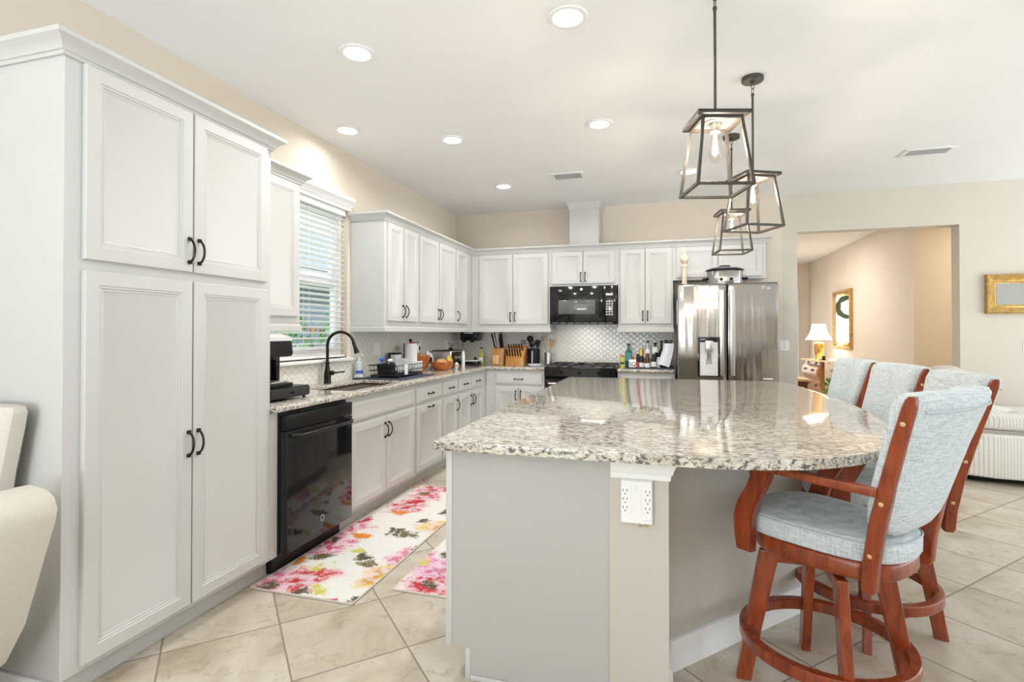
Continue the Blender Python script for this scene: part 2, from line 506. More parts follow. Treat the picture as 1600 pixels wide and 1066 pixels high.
# ------------------------------------------------------------------ mesh helpers
class MB:
    def __init__(self):
        self.bm = bmesh.new()
        self.mi = 0

    def _m(self, fs):
        for f in fs:
            f.material_index = self.mi
        return fs

    def box(self, x0, x1, y0, y1, z0, z1, bev=0.0, seg=2, mat=None):
        vs = [self.bm.verts.new(V((x, y, z))) for x in (x0, x1) for y in (y0, y1) for z in (z0, z1)]
        q = [(0, 1, 3, 2), (4, 6, 7, 5), (0, 4, 5, 1), (2, 3, 7, 6), (0, 2, 6, 4), (1, 5, 7, 3)]
        fs = [self.bm.faces.new([vs[i] for i in f]) for f in q]
        self._m(fs)
        if mat is not None:
            for v_ in vs:
                v_.co = mat @ v_.co
        if bev > 0:
            es = list({e for f in fs for e in f.edges})
            r = bmesh.ops.bevel(self.bm, geom=es, offset=bev, segments=seg, affect='EDGES', profile=0.5, clamp_overlap=True)
            self._m(r['faces'])
        return self

    def cyl(self, p0, p1, r0, r1=None, n=20, caps=True):
        p0, p1 = V(p0), V(p1)
        r1 = r0 if r1 is None else r1
        return self.rings([self._ring(p0, p1 - p0, r0, n), self._ring(p1, p1 - p0, r1, n)], caps)

    def _ring(self, c, d, r, n, up=None):
        d = V(d).normalized()
        a = V((0, 0, 1)) if abs(d.z) < 0.9 else V((1, 0, 0))
        if up is not None:
            a = V(up)
        u = d.cross(a).normalized()
        v = d.cross(u).normalized()
        return [V(c) + r * (math.cos(2 * PI * i / n) * u + math.sin(2 * PI * i / n) * v) for i in range(n)]

    def rings(self, rings, caps=True, closed=False):
        vr = [[self.bm.verts.new(p) for p in r] for r in rings]
        n = len(vr[0])
        fs = []
        m = len(vr)
        for k in range(m if closed else m - 1):
            a, b = vr[k], vr[(k + 1) % m]
            for i in range(n):
                j = (i + 1) % n
                fs.append(self.bm.faces.new((a[i], a[j], b[j], b[i])))
        if caps and not closed:
            fs.append(self.bm.faces.new(list(reversed(vr[0]))))
            fs.append(self.bm.faces.new(vr[-1]))
        self._m(fs)
        return self

    def tube(self, pts, r, n=10, closed=False):
        pts = [V(p) for p in pts]
        m = len(pts)
        rr = r if isinstance(r, (list, tuple)) else [r] * m
        u = None
        rings = []
        for i, p in enumerate(pts):
            a = pts[(i - 1) % m] if (closed or i > 0) else p
            b = pts[(i + 1) % m] if (closed or i < m - 1) else p
            d = (b - a).normalized()
            if u is None:
                t = V((0, 0, 1)) if abs(d.z) < 0.9 else V((1, 0, 0))
                u = (t - d * t.dot(d)).normalized()
            else:
                u = (u - d * u.dot(d)).normalized()
            v = d.cross(u)
            rings.append([p + rr[i] * (math.cos(2 * PI * k / n) * u + math.sin(2 * PI * k / n) * v) for k in range(n)])
        return self.rings(rings, True, closed)

    def lathe(self, prof, c=(0, 0, 0), n=28):
        c = V(c)
        rings = [[c + V((r * math.cos(2 * PI * i / n), r * math.sin(2 * PI * i / n), z)) for i in range(n)] for r, z in
                 [(max(r, 1e-4), z) for r, z in prof]]
        return self.rings(rings, True)

    def sphere(self, c, r, sc=(1, 1, 1), n=16, m=10):
        c = V(c)
        rings = []
        for k in range(1, m):
            t = PI * k / m
            rings.append([c + V((r * sc[0] * math.sin(t) * math.cos(2 * PI * i / n), r * sc[1] * math.sin(t) * math.sin(2 * PI * i / n),
                                 -r * sc[2] * math.cos(t))) for i in range(n)])
        return self.rings(rings, True)

    def prism(self, poly, z0, z1, axis='z', bev=0.0):
        """poly in the two other axes; extruded along axis from z0 to z1"""
        def P(a, b, t):
            return V((a, b, t)) if axis == 'z' else (V((a, t, b)) if axis == 'y' else V((t, a, b)))
        lo = [self.bm.verts.new(P(a, b, z0)) for a, b in poly]
        hi = [self.bm.verts.new(P(a, b, z1)) for a, b in poly]
        n = len(poly)
        fs = [self.bm.faces.new((lo[i], lo[(i + 1) % n], hi[(i + 1) % n], hi[i])) for i in range(n)]
        fs += [self.bm.faces.new(list(reversed(lo))), self.bm.faces.new(hi)]
        self._m(fs)
        if bev:
            es = list({e for f in fs[-2:] for e in f.edges})
            r = bmesh.ops.bevel(self.bm, geom=es, offset=bev, segments=3, affect='EDGES', profile=0.5, clamp_overlap=True)
            self._m(r['faces'])
        return self

    def sweep(self, path, prof, closed=False):
        """mitred moulding: path = 2D points (plan), prof = (out, z); out is to the right of travel"""
        pts = [V((p[0], p[1])) for p in path]
        m = len(pts)
        rings = []
        for i, p in enumerate(pts):
            da = (p - pts[i - 1]).normalized() if (i > 0 or closed) else None
            db = (pts[(i + 1) % m] - p).normalized() if (i < m - 1 or closed) else None
            da = db if da is None else da
            db = da if db is None else db
            na, nb = V((da.y, -da.x)), V((db.y, -db.x))
            mt = (na + nb)
            mt = mt / max(0.2, 1 + na.dot(nb))
            rings.append([V((p.x + mt.x * o, p.y + mt.y * o, z)) for o, z in prof])
        return self.rings(rings, True, closed)

    def loops(self, o, ud, nd, w, h, prof, vd=(0, 0, 1)):
        """nested rectangles from the back outline to the recessed middle: prof = (inset, depth)"""
        o, ud, nd, vd = V(o), V(ud), V(nd), V(vd)
        rs = []
        for i, d in prof:
            rs.append([o + ud * a + vd * b + nd * d for a, b in ((i, i), (w - i, i), (w - i, h - i), (i, h - i))])
        return self.rings(rs, True)

    def quad(self, a, b, c, d):
        self._m([self.bm.faces.new([self.bm.verts.new(V(p)) for p in (a, b, c, d)])])
        return self

    def xf(self, mat):
        bmesh.ops.transform(self.bm, matrix=mat, verts=self.bm.verts)
        return self


OFF = {}
ROOTS = []


def obj(name, mb, mat, parent=None, sharp=0.55, flip=True, local=False):
    bm = mb.bm
    if flip:
        bmesh.ops.recalc_face_normals(bm, faces=bm.faces)
    for f in bm.faces:
        f.smooth = True
    for e in bm.edges:
        if len(e.link_faces) == 2 and e.calc_face_angle(0) > sharp:
            e.smooth = False
    me = bpy.data.meshes.new(name)
    off = V((0, 0, 0))
    if parent is not None:
        off = OFF[parent]
    elif not local:
        xs = [v.co for v in bm.verts]
        lo = V((min(c.x for c in xs), min(c.y for c in xs), min(c.z for c in xs)))
        hi = V((max(c.x for c in xs), max(c.y for c in xs), max(c.z for c in xs)))
        off = V(((lo.x + hi.x) / 2, (lo.y + hi.y) / 2, lo.z))
    for v in bm.verts:
        v.co -= off
    bm.to_mesh(me)
    bm.free()
    for m in (mat if isinstance(mat, (list, tuple)) else [mat]):
        me.materials.append(M[m] if isinstance(m, str) else m)
    o = bpy.data.objects.new(name, me)
    COL.objects.link(o)
    if parent is not None:
        o.parent = parent
    else:
        o.location = off
    OFF[o] = off
    return o


def tag(o, label, cat, group=None):
    o['label'] = label
    o['category'] = cat
    if group:
        o['group'] = group
    return o


def thing(name, label, cat, loc=(0, 0, 0), group=None):
    o = bpy.data.objects.new(name, None)
    o.empty_display_size = 0.1
    COL.objects.link(o)
    o.location = loc
    OFF[o] = V(loc)
    return tag(o, label, cat, group)


def struct(name, mb, mat):
    o = obj(name, mb, mat)
    o['kind'] = 'structure'
    return o


def copy_tree(root, loc, rz=None, label=None):
    def rec(o, par):
        c = o.copy()
        COL.objects.link(c)
        c.parent = par
        for ch in o.children:
            rec(ch, c)
        return c
    r = rec(root, None)
    r.location = loc
    if rz is not None:
        r.rotation_euler = (0, 0, rz)
    if label:
        r['label'] = label
    return r


def text(name, body, size, mat, matrix, parent, extrude=0.0006):
    cu = bpy.data.curves.new(name, 'FONT')
    cu.body = body
    cu.size = size
    cu.extrude = extrude
    cu.align_x = 'CENTER'
    cu.align_y = 'CENTER'
    t = bpy.data.objects.new(name + '_curve', cu)
    COL.objects.link(t)
    bpy.context.view_layer.update()
    me = bpy.data.meshes.new_from_object(t.evaluated_get(bpy.context.evaluated_depsgraph_get()))
    bpy.data.objects.remove(t)
    me.transform(matrix)
    off = OFF[parent]
    me.transform(Matrix.Translation(-off))
    me.materials.append(M[mat])
    o = bpy.data.objects.new(name, me)
    COL.objects.link(o)
    o.parent = parent
    OFF[o] = off
    return o


def frame_mat(o, x, y):
    x, y = V(x).normalized(), V(y).normalized()
    z = x.cross(y)
    return Matrix(((x.x, y.x, z.x, o[0]), (x.y, y.y, z.y, o[1]), (x.z, y.z, z.z, o[2]), (0, 0, 0, 1)))


# ------------------------------------------------------------------ room shell
WL, WB, CZ = -2.605, 6.49, 2.865       # left wall face, back wall face, ceiling
WY0, WY1, WZ0, WZ1 = 2.98, 3.965, 1.10, 2.38   # sink window opening

struct('floor', MB().box(-2.8, 6.6, -4.1, 13.3, -0.12, 0), 'floor')
struct('ceiling', MB().box(-2.8, 6.6, -4.1, 13.3, CZ, CZ + 0.15), 'ceil')
b = MB()
b.box(WL - 0.17, WL, -4.1, WY0, 0, CZ)
b.box(WL - 0.17, WL, WY1, WB + 0.16, 0, CZ)
b.box(WL - 0.17, WL, WY0, WY1, 0, WZ0)
b.box(WL - 0.17, WL, WY0, WY1, WZ1, CZ)
struct('wall_left', b, 'wall')
OX0, OX1, OZ = 1.454, 2.965, 2.435
b = MB()
b.box(WL, 1.30, WB, WB + 0.16, 0, CZ)
struct('wall_back', b, 'wall')
b = MB()
b.box(1.30, OX0, WB, WB + 0.16, 0, CZ)
b.box(OX0, OX1, WB, WB + 0.16, OZ, CZ)
b.box(OX1, 6.6, WB, WB + 0.16, 0, CZ)
struct('wall_back_right', b, 'wallg')
b = MB()
b.box(6.45, 6.6, -4.1, -1.3, 0, CZ)
b.box(6.45, 6.6, 5.9, WB, 0, CZ)
b.box(6.45, 6.6, -1.3, 5.9, 2.5, CZ)
struct('wall_right', b, 'wallg')  # unseen wall, its opening stretched towards the back to let in more light
b = MB()
b.box(-2.6, -2.4, -4.1, -3.95, 0, CZ)
b.box(-2.4, -0.3, -4.1, -3.95, 2.5, CZ)
for x0, x1 in ((-0.3, 0.85), (0.91, 1.53), (1.58, 2.22), (2.26, 6.6)):
    b.box(x0, x1, -4.1, -3.95, 0, CZ)
for x0, x1 in ((0.85, 0.91), (1.53, 1.58), (2.22, 2.26)):
    b.box(x0, x1, -4.1, -3.95, 2.5, CZ)
struct('wall_rear', b, 'wall')  # unseen wall, its narrow slits shaped to streak the refrigerator reflection
# hall beyond the opening
HX = 3.16
struct('wall_hall_right', MB().prism([(HX, 8.0195), (HX + 0.0015, 8.0195), (HX + 0.0015, 8.145), (HX + 0.12, 8.145), (HX + 0.12, 13.2), (HX, 13.2)], 0, CZ), 'hallw')
struct('wall_hall_end', MB().box(WL, HX, 13.07, 13.2, 0, CZ), 'hallw')
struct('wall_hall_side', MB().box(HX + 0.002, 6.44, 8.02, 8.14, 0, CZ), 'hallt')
struct('wall_hall_left', MB().box(0.6, 0.72, WB + 0.16, 13.07, 0, CZ), 'hallw')
struct('baseboard_hall', MB().box(HX - 0.015, HX, 8.02, 13.07, 0, 0.13), 'trimw')
struct('baseboard_back', MB().box(OX1, 6.45, WB - 0.015, WB, 0, 0.13, 0.003), 'trimw')

# ------------------------------------------------------------------ window over the sink
win = MB()
gx = -2.70
win.box(gx - 0.035, gx + 0.035, WY0, WY0 + 0.05, WZ0, WZ1, 0.004)
win.box(gx - 0.035, gx + 0.035, WY1 - 0.05, WY1, WZ0, WZ1, 0.004)
win.box(gx - 0.035, gx + 0.035, WY0 + 0.05, WY1 - 0.05, WZ1 - 0.05, WZ1, 0.004)
win.box(gx - 0.035, gx + 0.035, WY0 + 0.05, WY1 - 0.05, WZ0, WZ0 + 0.05, 0.004)
window = struct('window_1', win, 'trimw')
s = MB()
for z0, z1, dx in ((WZ0 + 0.05, 1.735, 0.012), (1.70, WZ1 - 0.05, -0.012)):
    y0, y1 = WY0 + 0.05, WY1 - 0.05
    s.box(gx - 0.018 + dx, gx + 0.018 + dx, y0, y0 + 0.045, z0, z1, 0.003)
    s.box(gx - 0.018 + dx, gx + 0.018 + dx, y1 - 0.045, y1, z0, z1, 0.003)
    s.box(gx - 0.018 + dx, gx + 0.018 + dx, y0 + 0.045, y1 - 0.045, z0, z0 + 0.05, 0.003)
    s.box(gx - 0.018 + dx, gx + 0.018 + dx, y0 + 0.045, y1 - 0.045, z1 - 0.045, z1, 0.003)
obj('sash', s, 'trimw', window)
g = MB()
g.box(gx - 0.003, gx + 0.003, WY0 + 0.09, WY1 - 0.09, WZ0 + 0.09, WZ1 - 0.09)
obj('pane', g, 'pane', window)
struct('trim_1', MB().box(WL - 0.10, WL + 0.045, WY0 - 0.04, WY1 + 0.04, WZ0 - 0.025, WZ0, 0.005), 'trimw')   # sill
b = MB()
prof = [(0, 2.36), (0.02, 2.36), (0.02, 2.385), (0.028, 2.39), (0.034, 2.41), (0.05, 2.425), (0.062, 2.435), (0.066, 2.462), (0, 2.462)]
b.sweep([(WL, WY0 - 0.06), (WL, WY1 + 0.03)], prof)
struct('trim_2', b, 'trimw')                        # head cornice over the window

blind = thing('window_blind', 'white horizontal slat blind hanging in the window over the sink', 'blind', (WL - 0.04, (WY0 + WY1) / 2, WZ1 - 0.07))
b = MB()
b.box(WL - 0.065, WL - 0.005, WY0 + 0.012, WY1 - 0.012, WZ1 - 0.07, WZ1 - 0.002, 0.004)
obj('headrail', b, 'slat', blind)
b = MB()
z = WZ1 - 0.10
while z > WZ0 + 0.045:
    mt = Matrix.Translation((WL - 0.036, 0, z)) @ Matrix.Rotation(R(-13), 4, 'Y')
    b.box(-0.025, 0.025, WY0 + 0.015, WY1 - 0.015, -0.0014, 0.0014, mat=mt)
    z -= 0.044
obj('slats', b, 'slat', blind)
b = MB()
b.box(WL - 0.06, WL - 0.012, WY0 + 0.015, WY1 - 0.015, WZ0 + 0.008, WZ0 + 0.028, 0.004)
obj('bottom_rail', b, 'slat', blind)
b = MB()
for yy in (WY0 + 0.16, (WY0 + WY1) / 2, WY1 - 0.16):
    for dx in (-0.062, -0.010):
        b.cyl((WL + dx, yy, WZ0 + 0.02), (WL + dx, yy, WZ1 - 0.05), 0.0012, n=6)
b.cyl((WL - 0.002, WY1 - 0.10, 1.62), (WL - 0.002, WY1 - 0.10, WZ1 - 0.05), 0.002, n=6)
b.cyl((WL - 0.002, WY1 - 0.10, 1.58), (WL - 0.002, WY1 - 0.10, 1.62), 0.007, 0.003, n=8)
obj('cord', b, 'slat', blind)

# outside the window
ground = struct('ground_outside', MB().box(-14, WL - 0.17, -2, 16, -0.35, -0.25), 'lawn')
nb = thing('neighbour_house', 'neighbouring house with dark grey lap siding seen through the sink window', 'house', (-6.4, 8.5, -0.25))
obj('house_wall', MB().box(-6.7, -6.1, 3.5, 15, -0.25, 2.25), 'siding', nb)
obj('fascia', MB().box(-6.75, -5.75, 3.4, 15.1, 2.25, 2.42, 0.01), 'extw', nb)
b = MB()
b.prism([(-5.7, 2.42), (-5.7, 2.46), (-8.8, 4.0), (-8.8, 3.96)], 3.3, 15.2, 'y')
obj('roof', b, 'siding', nb)


def leaves(c, rad, n, seed, size=(0.05, 0.10)):
    rnd = random.Random(seed)
    b = MB()
    for _ in range(n):
        while True:
            d = V((rnd.uniform(-1, 1), rnd.uniform(-1, 1), rnd.uniform(-1, 1)))
            if 0.2 < d.length < 1:
                break
        p = V(c) + V((d.x * rad[0], d.y * rad[1], d.z * rad[2]))
        t = (d.normalized() + V((rnd.uniform(-.6, .6), rnd.uniform(-.6, .6), rnd.uniform(-.2, .8)))).normalized()
        s_ = t.cross(V((rnd.uniform(-1, 1), rnd.uniform(-1, 1), 1))).normalized()
        nn = t.cross(s_)
        ln = rnd.uniform(*size)
        wd = ln * 0.33
        b.mi = 0 if rnd.random() < 0.62 else (1 if rnd.random() < 0.5 else 2)
        pts = [p, p + t * ln * .35 + s_ * wd, p + t * ln + nn * ln * 0.12, p + t * ln * .35 - s_ * wd]
        vs = [b.bm.verts.new(q) for q in pts]
        f = b.bm.faces.new(vs)
        f.material_index = b.mi
    return b


sh = thing('garden_shrub', 'croton shrub with green and orange leaves outside the sink window', 'shrub', (-3.9, 4.75, -0.25))
obj('foliage', leaves((-3.9, 4.75, 0.72), (0.75, 1.15, 0.78), 1500, 3), ['leaf', 'leafo', 'leafp'], sh, flip=False)
obj('stem', MB().cyl((-3.9, 4.75, -0.25), (-3.9, 4.75, 0.7), 0.05, 0.03), 'soil', sh)
sh = thing('garden_sapling', 'fresh green leafy sapling standing above the orange shrub outside the window', 'shrub', (-4.1, 6.45, -0.25))
obj('foliage', leaves((-4.1, 6.45, 1.45), (0.35, 0.35, 0.42), 320, 9, (0.07, 0.15)), ['leafp', 'leaf', 'leafp'], sh, flip=False)
obj('stem', MB().cyl((-4.1, 6.45, -0.25), (-4.1, 6.45, 1.4), 0.025, 0.012), 'soil', sh)

# ------------------------------------------------------------------ cabinets
LX, BY = -1.995, 5.88           # face-frame planes of the left and the back run
DOOR = [(0, 0.0005), (0, 0.017), (0.003, 0.020), (0.050, 0.020), (0.053, 0.0165), (0.060, 0.0165), (0.063, 0.012), (0.068, 0.0135), (0.076, 0.009)]
SLAB = [(0, 0.0005), (0, 0.013), (0.004, 0.016), (0.012, 0.016), (0.018, 0.020)]


def side(run, plane):
    """o(u, z) -> point on the front plane; ud, nd"""
    if run == 'L':
        return (lambda u, z: V((plane, u, z))), V((0, 1, 0)), V((1, 0, 0))
    return (lambda u, z: V((u, plane, z))), V((1, 0, 0)), V((0, -1, 0))


def pull(o, ud, nd, length, parent, d0=0.020):
    """arched bow pull with square feet; o = middle on the frame plane, ud = long direction"""
    b = MB()
    o = V(o)
    h = length / 2
    pts = []
    for i in range(13):
        t = -1 + i / 6
        pts.append(o + ud * (t * h * 0.88) + nd * (d0 + 0.006 + 0.026 * (1 - t * t) ** 0.7))
    b.tube(pts, 0.0048, 8)
    for sg in (-1, 1):
        c = o + ud * (sg * h * 0.88)
        wd = ud.cross(nd)
        mt = Matrix((( ud.x, wd.x, nd.x, c.x), (ud.y, wd.y, nd.y, c.y), (ud.z, wd.z, nd.z, c.z), (0, 0, 0, 1)))
        b.box(-0.008, 0.008, -0.008, 0.008, d0, d0 + 0.010, 0.002, mat=mt)
    return obj('handle', b, 'bronze', parent)


def door(root, run, plane, u0, u1, z0, z1, hpos=None, hz=None, prof=DOOR, name='door', hlen=0.115, horiz=False):
    P, ud, nd = side(run, plane)
    d = obj(name, MB().loops(P(u0, z0), ud, nd, u1 - u0, z1 - z0, prof), 'cab', root)
    if hpos is not None:
        if horiz:
            pull(P(hpos, hz), ud, nd, hlen, d)
        else:
            pull(P(hpos, hz), V((0, 0, 1)), nd, hlen, d)
    return d


def cabinet(name, label, run, u0, u1, z0, z1, plane, depth, toe=False, cat='cabinet', rail=False, group=None):
    P, ud, nd = side(run, plane)
    c0, c1 = P(u0, z0), P(u1, z1) - nd * depth
    loc = ((c0.x + c1.x) / 2, (c0.y + c1.y) / 2, 0 if toe else z0)
    t = thing(name, label, cat, loc, group)
    b = MB()
    zb = 0.105 if toe else z0
    xs, ys = sorted((c0.x, c1.x)), sorted((c0.y, c1.y))
    b.box(xs[0], xs[1], ys[0], ys[1], zb, z1, 0.0015, 1)
    if toe:
        tt = nd * 0.07
        q0, q1 = P(u0, 0) - tt, P(u1, 0) - nd * depth
        xs2, ys2 = sorted((q0.x, q1.x)), sorted((q0.y, q1.y))
        b.box(xs2[0], xs2[1], ys2[0], ys2[1], 0, zb)
    obj('body', b, 'cab', t)
    return t


G = 0.0008
# pantry
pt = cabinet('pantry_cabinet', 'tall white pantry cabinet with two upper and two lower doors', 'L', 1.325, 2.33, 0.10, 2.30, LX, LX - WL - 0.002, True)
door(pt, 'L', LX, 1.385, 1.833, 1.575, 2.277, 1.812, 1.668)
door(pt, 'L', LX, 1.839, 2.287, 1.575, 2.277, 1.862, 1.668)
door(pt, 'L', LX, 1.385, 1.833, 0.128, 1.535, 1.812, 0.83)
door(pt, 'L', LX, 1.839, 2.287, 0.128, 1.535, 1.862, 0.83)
b = MB().box(WL + 0.002, LX - 0.075, 1.312, 1.3245, 0, 0.10, 0.003)
struct('baseboard_left', b, 'trimw')
b = MB()
CROWN = [(0, 2.278), (0.010, 2.278), (0.012, 2.290), (0.018, 2.292), (0.022, 2.302), (0.036, 2.318), (0.050, 2.326), (0.056, 2.330), (0.058, 2.345), (0, 2.345)]
b.sweep([(WL + 0.002, 1.325), (LX, 1.325), (LX, 2.33), (WL + 0.002, 2.33)][::-1], [(-o, z) for o, z in CROWN]) if False else b.sweep(
    [(WL + 0.002, 1.325), (LX, 1.325), (LX, 2.33), (WL + 0.002, 2.33)], [(o, z) for o, z in CROWN])
struct('trim_3', b, 'cab')          # crown of the pantry

# base cabinets, left run
fl = cabinet('filler_panel', 'narrow white filler panel between the pantry and the black dishwasher', 'L', 2.331, 2.388, 0.10, 0.882, LX, 0.58, True, 'panel')
sk = cabinet('sink_base_cabinet', 'white base cabinet with two doors and a false drawer front under the sink', 'L', 3.022, 4.012, 0.10, 0.882, LX, 0.585, True)
sk_body = sk.children[0]
door(sk, 'L', LX, 3.065, 3.985, 0.716, 0.842, prof=SLAB, name='false_front')
door(sk, 'L', LX, 3.065, 3.521, 0.135, 0.690, 3.497, 0.592)
door(sk, 'L', LX, 3.529, 3.985, 0.135, 0.690, 3.553, 0.592)
c = cabinet('trash_pullout_cabinet', 'white base cabinet whose wide door has a horizontal handle at its top', 'L', 4.013, 4.575, 0.10, 0.882, LX, 0.585, True)
door(c, 'L', LX, 4.04, 4.557, 0.716, 0.842, 4.30, 0.778, SLAB, 'drawer', horiz=True)
door(c, 'L', LX, 4.04, 4.557, 0.135, 0.683, 4.30, 0.662, horiz=True)
c = cabinet('single_door_base_cabinet', 'white base cabinet with one drawer over one narrow door in the left run', 'L', 4.576, 4.972, 0.10, 0.882, LX, 0.585, True)
door(c, 'L', LX, 4.60, 4.947, 0.716, 0.842, 4.775, 0.778, SLAB, 'drawer', horiz=True)
door(c, 'L', LX, 4.60, 4.947, 0.135, 0.683, 4.925, 0.59)
c = cabinet('corner_base_cabinet', 'white base cabinet with two drawers over two narrow doors next to the inner corner', 'L', 4.973, 5.879, 0.10, 0.882, LX, 0.585, True)
door(c, 'L', LX, 4.997, 5.345, 0.716, 0.842, 5.17, 0.778, SLAB, 'drawer', horiz=True)
door(c, 'L', LX, 5.378, 5.73, 0.716, 0.842, 5.555, 0.778, SLAB, 'drawer', horiz=True)
door(c, 'L', LX, 4.997, 5.345, 0.135, 0.683, 5.322, 0.59)
door(c, 'L', LX, 5.378, 5.73, 0.135, 0.683, 5.401, 0.59)
# base cabinets, back run
c = cabinet('back_base_cabinet', 'white base cabinet with one wide drawer over two doors, left of the black range', 'B', -1.994, -1.288, 0.10, 0.882, BY, 0.585, True)
door(c, 'B', BY, -1.872, -1.310, 0.716, 0.842, -1.59, 0.778, SLAB, 'drawer', horiz=True)
door(c, 'B', BY, -1.872, -1.596, 0.135, 0.683, -1.622, 0.59)
door(c, 'B', BY, -1.588, -1.310, 0.135, 0.683, -1.562, 0.59)
c = cabinet('range_side_base_cabinet', 'white base cabinet with one drawer between the black range and the refrigerator', 'B', -0.465, 0.135, 0.10, 0.882, BY, 0.585, True)
door(c, 'B', BY, -0.44, 0.112, 0.716, 0.842, -0.16, 0.778, SLAB, 'drawer', horiz=True)
door(c, 'B', BY, -0.44, -0.168, 0.135, 0.683, -0.19, 0.59)
door(c, 'B', BY, -0.160, 0.112, 0.135, 0.683, -0.138, 0.59)

# wall cabinets
ULX, UBY = -2.275, 6.16
UZ0, UZ1 = 1.372, 2.30
hz = 1.505
c = cabinet('window_wall_cabinet', 'narrow white wall cabinet between the pantry and the window', 'L', 2.345, 2.925, UZ0, UZ1, ULX, ULX - WL - 0.002)
door(c, 'L', ULX, 2.375, 2.892, 1.415, 2.268, 2.43, hz)
c = cabinet('two_door_wall_cabinet', 'white wall cabinet with two doors just right of the window', 'L', 4.012, 4.650, UZ0, UZ1, ULX, ULX - WL - 0.002)
door(c, 'L', ULX, 4.050, 4.330, 1.415, 2.268, 4.306, hz)
door(c, 'L', ULX, 4.350, 4.632, 1.415, 2.268, 4.374, hz)
c = cabinet('wide_wall_cabinet', 'white wall cabinet with two wide doors in the middle of the left wall run', 'L', 4.651, 5.600, UZ0, UZ1, ULX, ULX - WL - 0.002)
door(c, 'L', ULX, 4.674, 5.118, 1.415, 2.268, 5.094, hz)
door(c, 'L', ULX, 5.138, 5.582, 1.415, 2.268, 5.162, hz)
c = cabinet('corner_wall_cabinet', 'white wall cabinet with one narrow door in the inner corner', 'L', 5.601, 6.158, UZ0, UZ1, ULX, ULX - WL - 0.002)
door(c, 'L', ULX, 5.622, 5.985, 1.415, 2.268, 5.646, hz)
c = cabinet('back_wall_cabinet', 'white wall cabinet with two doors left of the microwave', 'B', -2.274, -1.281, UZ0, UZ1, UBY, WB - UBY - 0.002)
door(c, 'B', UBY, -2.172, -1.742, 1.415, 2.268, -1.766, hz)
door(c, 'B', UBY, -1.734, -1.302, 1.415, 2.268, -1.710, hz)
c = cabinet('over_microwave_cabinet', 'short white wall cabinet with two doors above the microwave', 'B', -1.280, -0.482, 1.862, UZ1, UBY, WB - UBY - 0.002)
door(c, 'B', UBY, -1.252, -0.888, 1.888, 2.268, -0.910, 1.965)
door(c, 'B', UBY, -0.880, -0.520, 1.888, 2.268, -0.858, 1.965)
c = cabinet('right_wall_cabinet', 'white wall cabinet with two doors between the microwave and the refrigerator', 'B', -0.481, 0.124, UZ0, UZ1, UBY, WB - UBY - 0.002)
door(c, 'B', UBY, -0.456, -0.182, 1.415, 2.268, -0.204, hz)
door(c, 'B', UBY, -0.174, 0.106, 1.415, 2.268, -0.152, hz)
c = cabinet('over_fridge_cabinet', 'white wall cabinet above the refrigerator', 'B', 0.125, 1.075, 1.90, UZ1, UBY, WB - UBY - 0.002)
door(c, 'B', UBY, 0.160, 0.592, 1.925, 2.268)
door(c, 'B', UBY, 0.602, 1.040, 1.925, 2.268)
# crown and light rails, mitred round the runs
b = MB()
b.sweep([(WL + 0.002, 2.346), (ULX, 2.346), (ULX, 2.925), (WL + 0.002, 2.925)], CROWN)
struct('trim_4', b, 'cab')
b = MB()
b.sweep([(WL + 0.002, 4.012), (ULX, 4.012), (ULX, UBY), (1.075, UBY), (1.075, WB - 0.002)], CROWN)
struct('trim_5', b, 'cab')
RAIL = [(-0.012, 1.3715), (0.004, 1.3715), (0.004, 1.362), (0.010, 1.358), (0.010, 1.322), (-0.012, 1.322)]
b = MB()
b.sweep([(WL + 0.014, 4.012), (ULX, 4.012), (ULX, UBY), (-1.281, UBY), (-1.281, WB - 0.014)], RAIL)
struct('trim_6', b, 'cab')
b = MB()
b.sweep([(-0.481, WB - 0.014), (-0.481, UBY), (0.124, UBY), (0.124, WB - 0.014)], RAIL)
struct('trim_7', b, 'cab')
b = MB()
b.sweep([(WL + 0.014, 2.345), (ULX, 2.345), (ULX, 2.925), (WL + 0.014, 2.925)], RAIL)
struct('trim_8', b, 'cab')
# boxed duct above the microwave
du = thing('duct_cover', 'cream boxed duct with a flared cap rising from the cabinet crown to the ceiling', 'duct cover', (-0.88, 6.35, 2.346))
obj('box', MB().box(-1.052, -0.706, 6.20, WB - 0.002, 2.346, CZ - 0.002, 0.003), 'cab', du)
b = MB()
zt = CZ - 0.002
b.sweep([(-1.052, WB - 0.004), (-1.052, 6.20), (-0.706, 6.20), (-0.706, WB - 0.004)],
        [(0.001, zt - 0.085), (0.006, zt - 0.085), (0.010, zt - 0.07), (0.03, zt - 0.03), (0.042, zt - 0.012), (0.042, zt), (0.001, zt)])
obj('cap', b, 'cab', du)

# ------------------------------------------------------------------ worktops and backsplash
CT0, CT1 = 0.884, 0.914


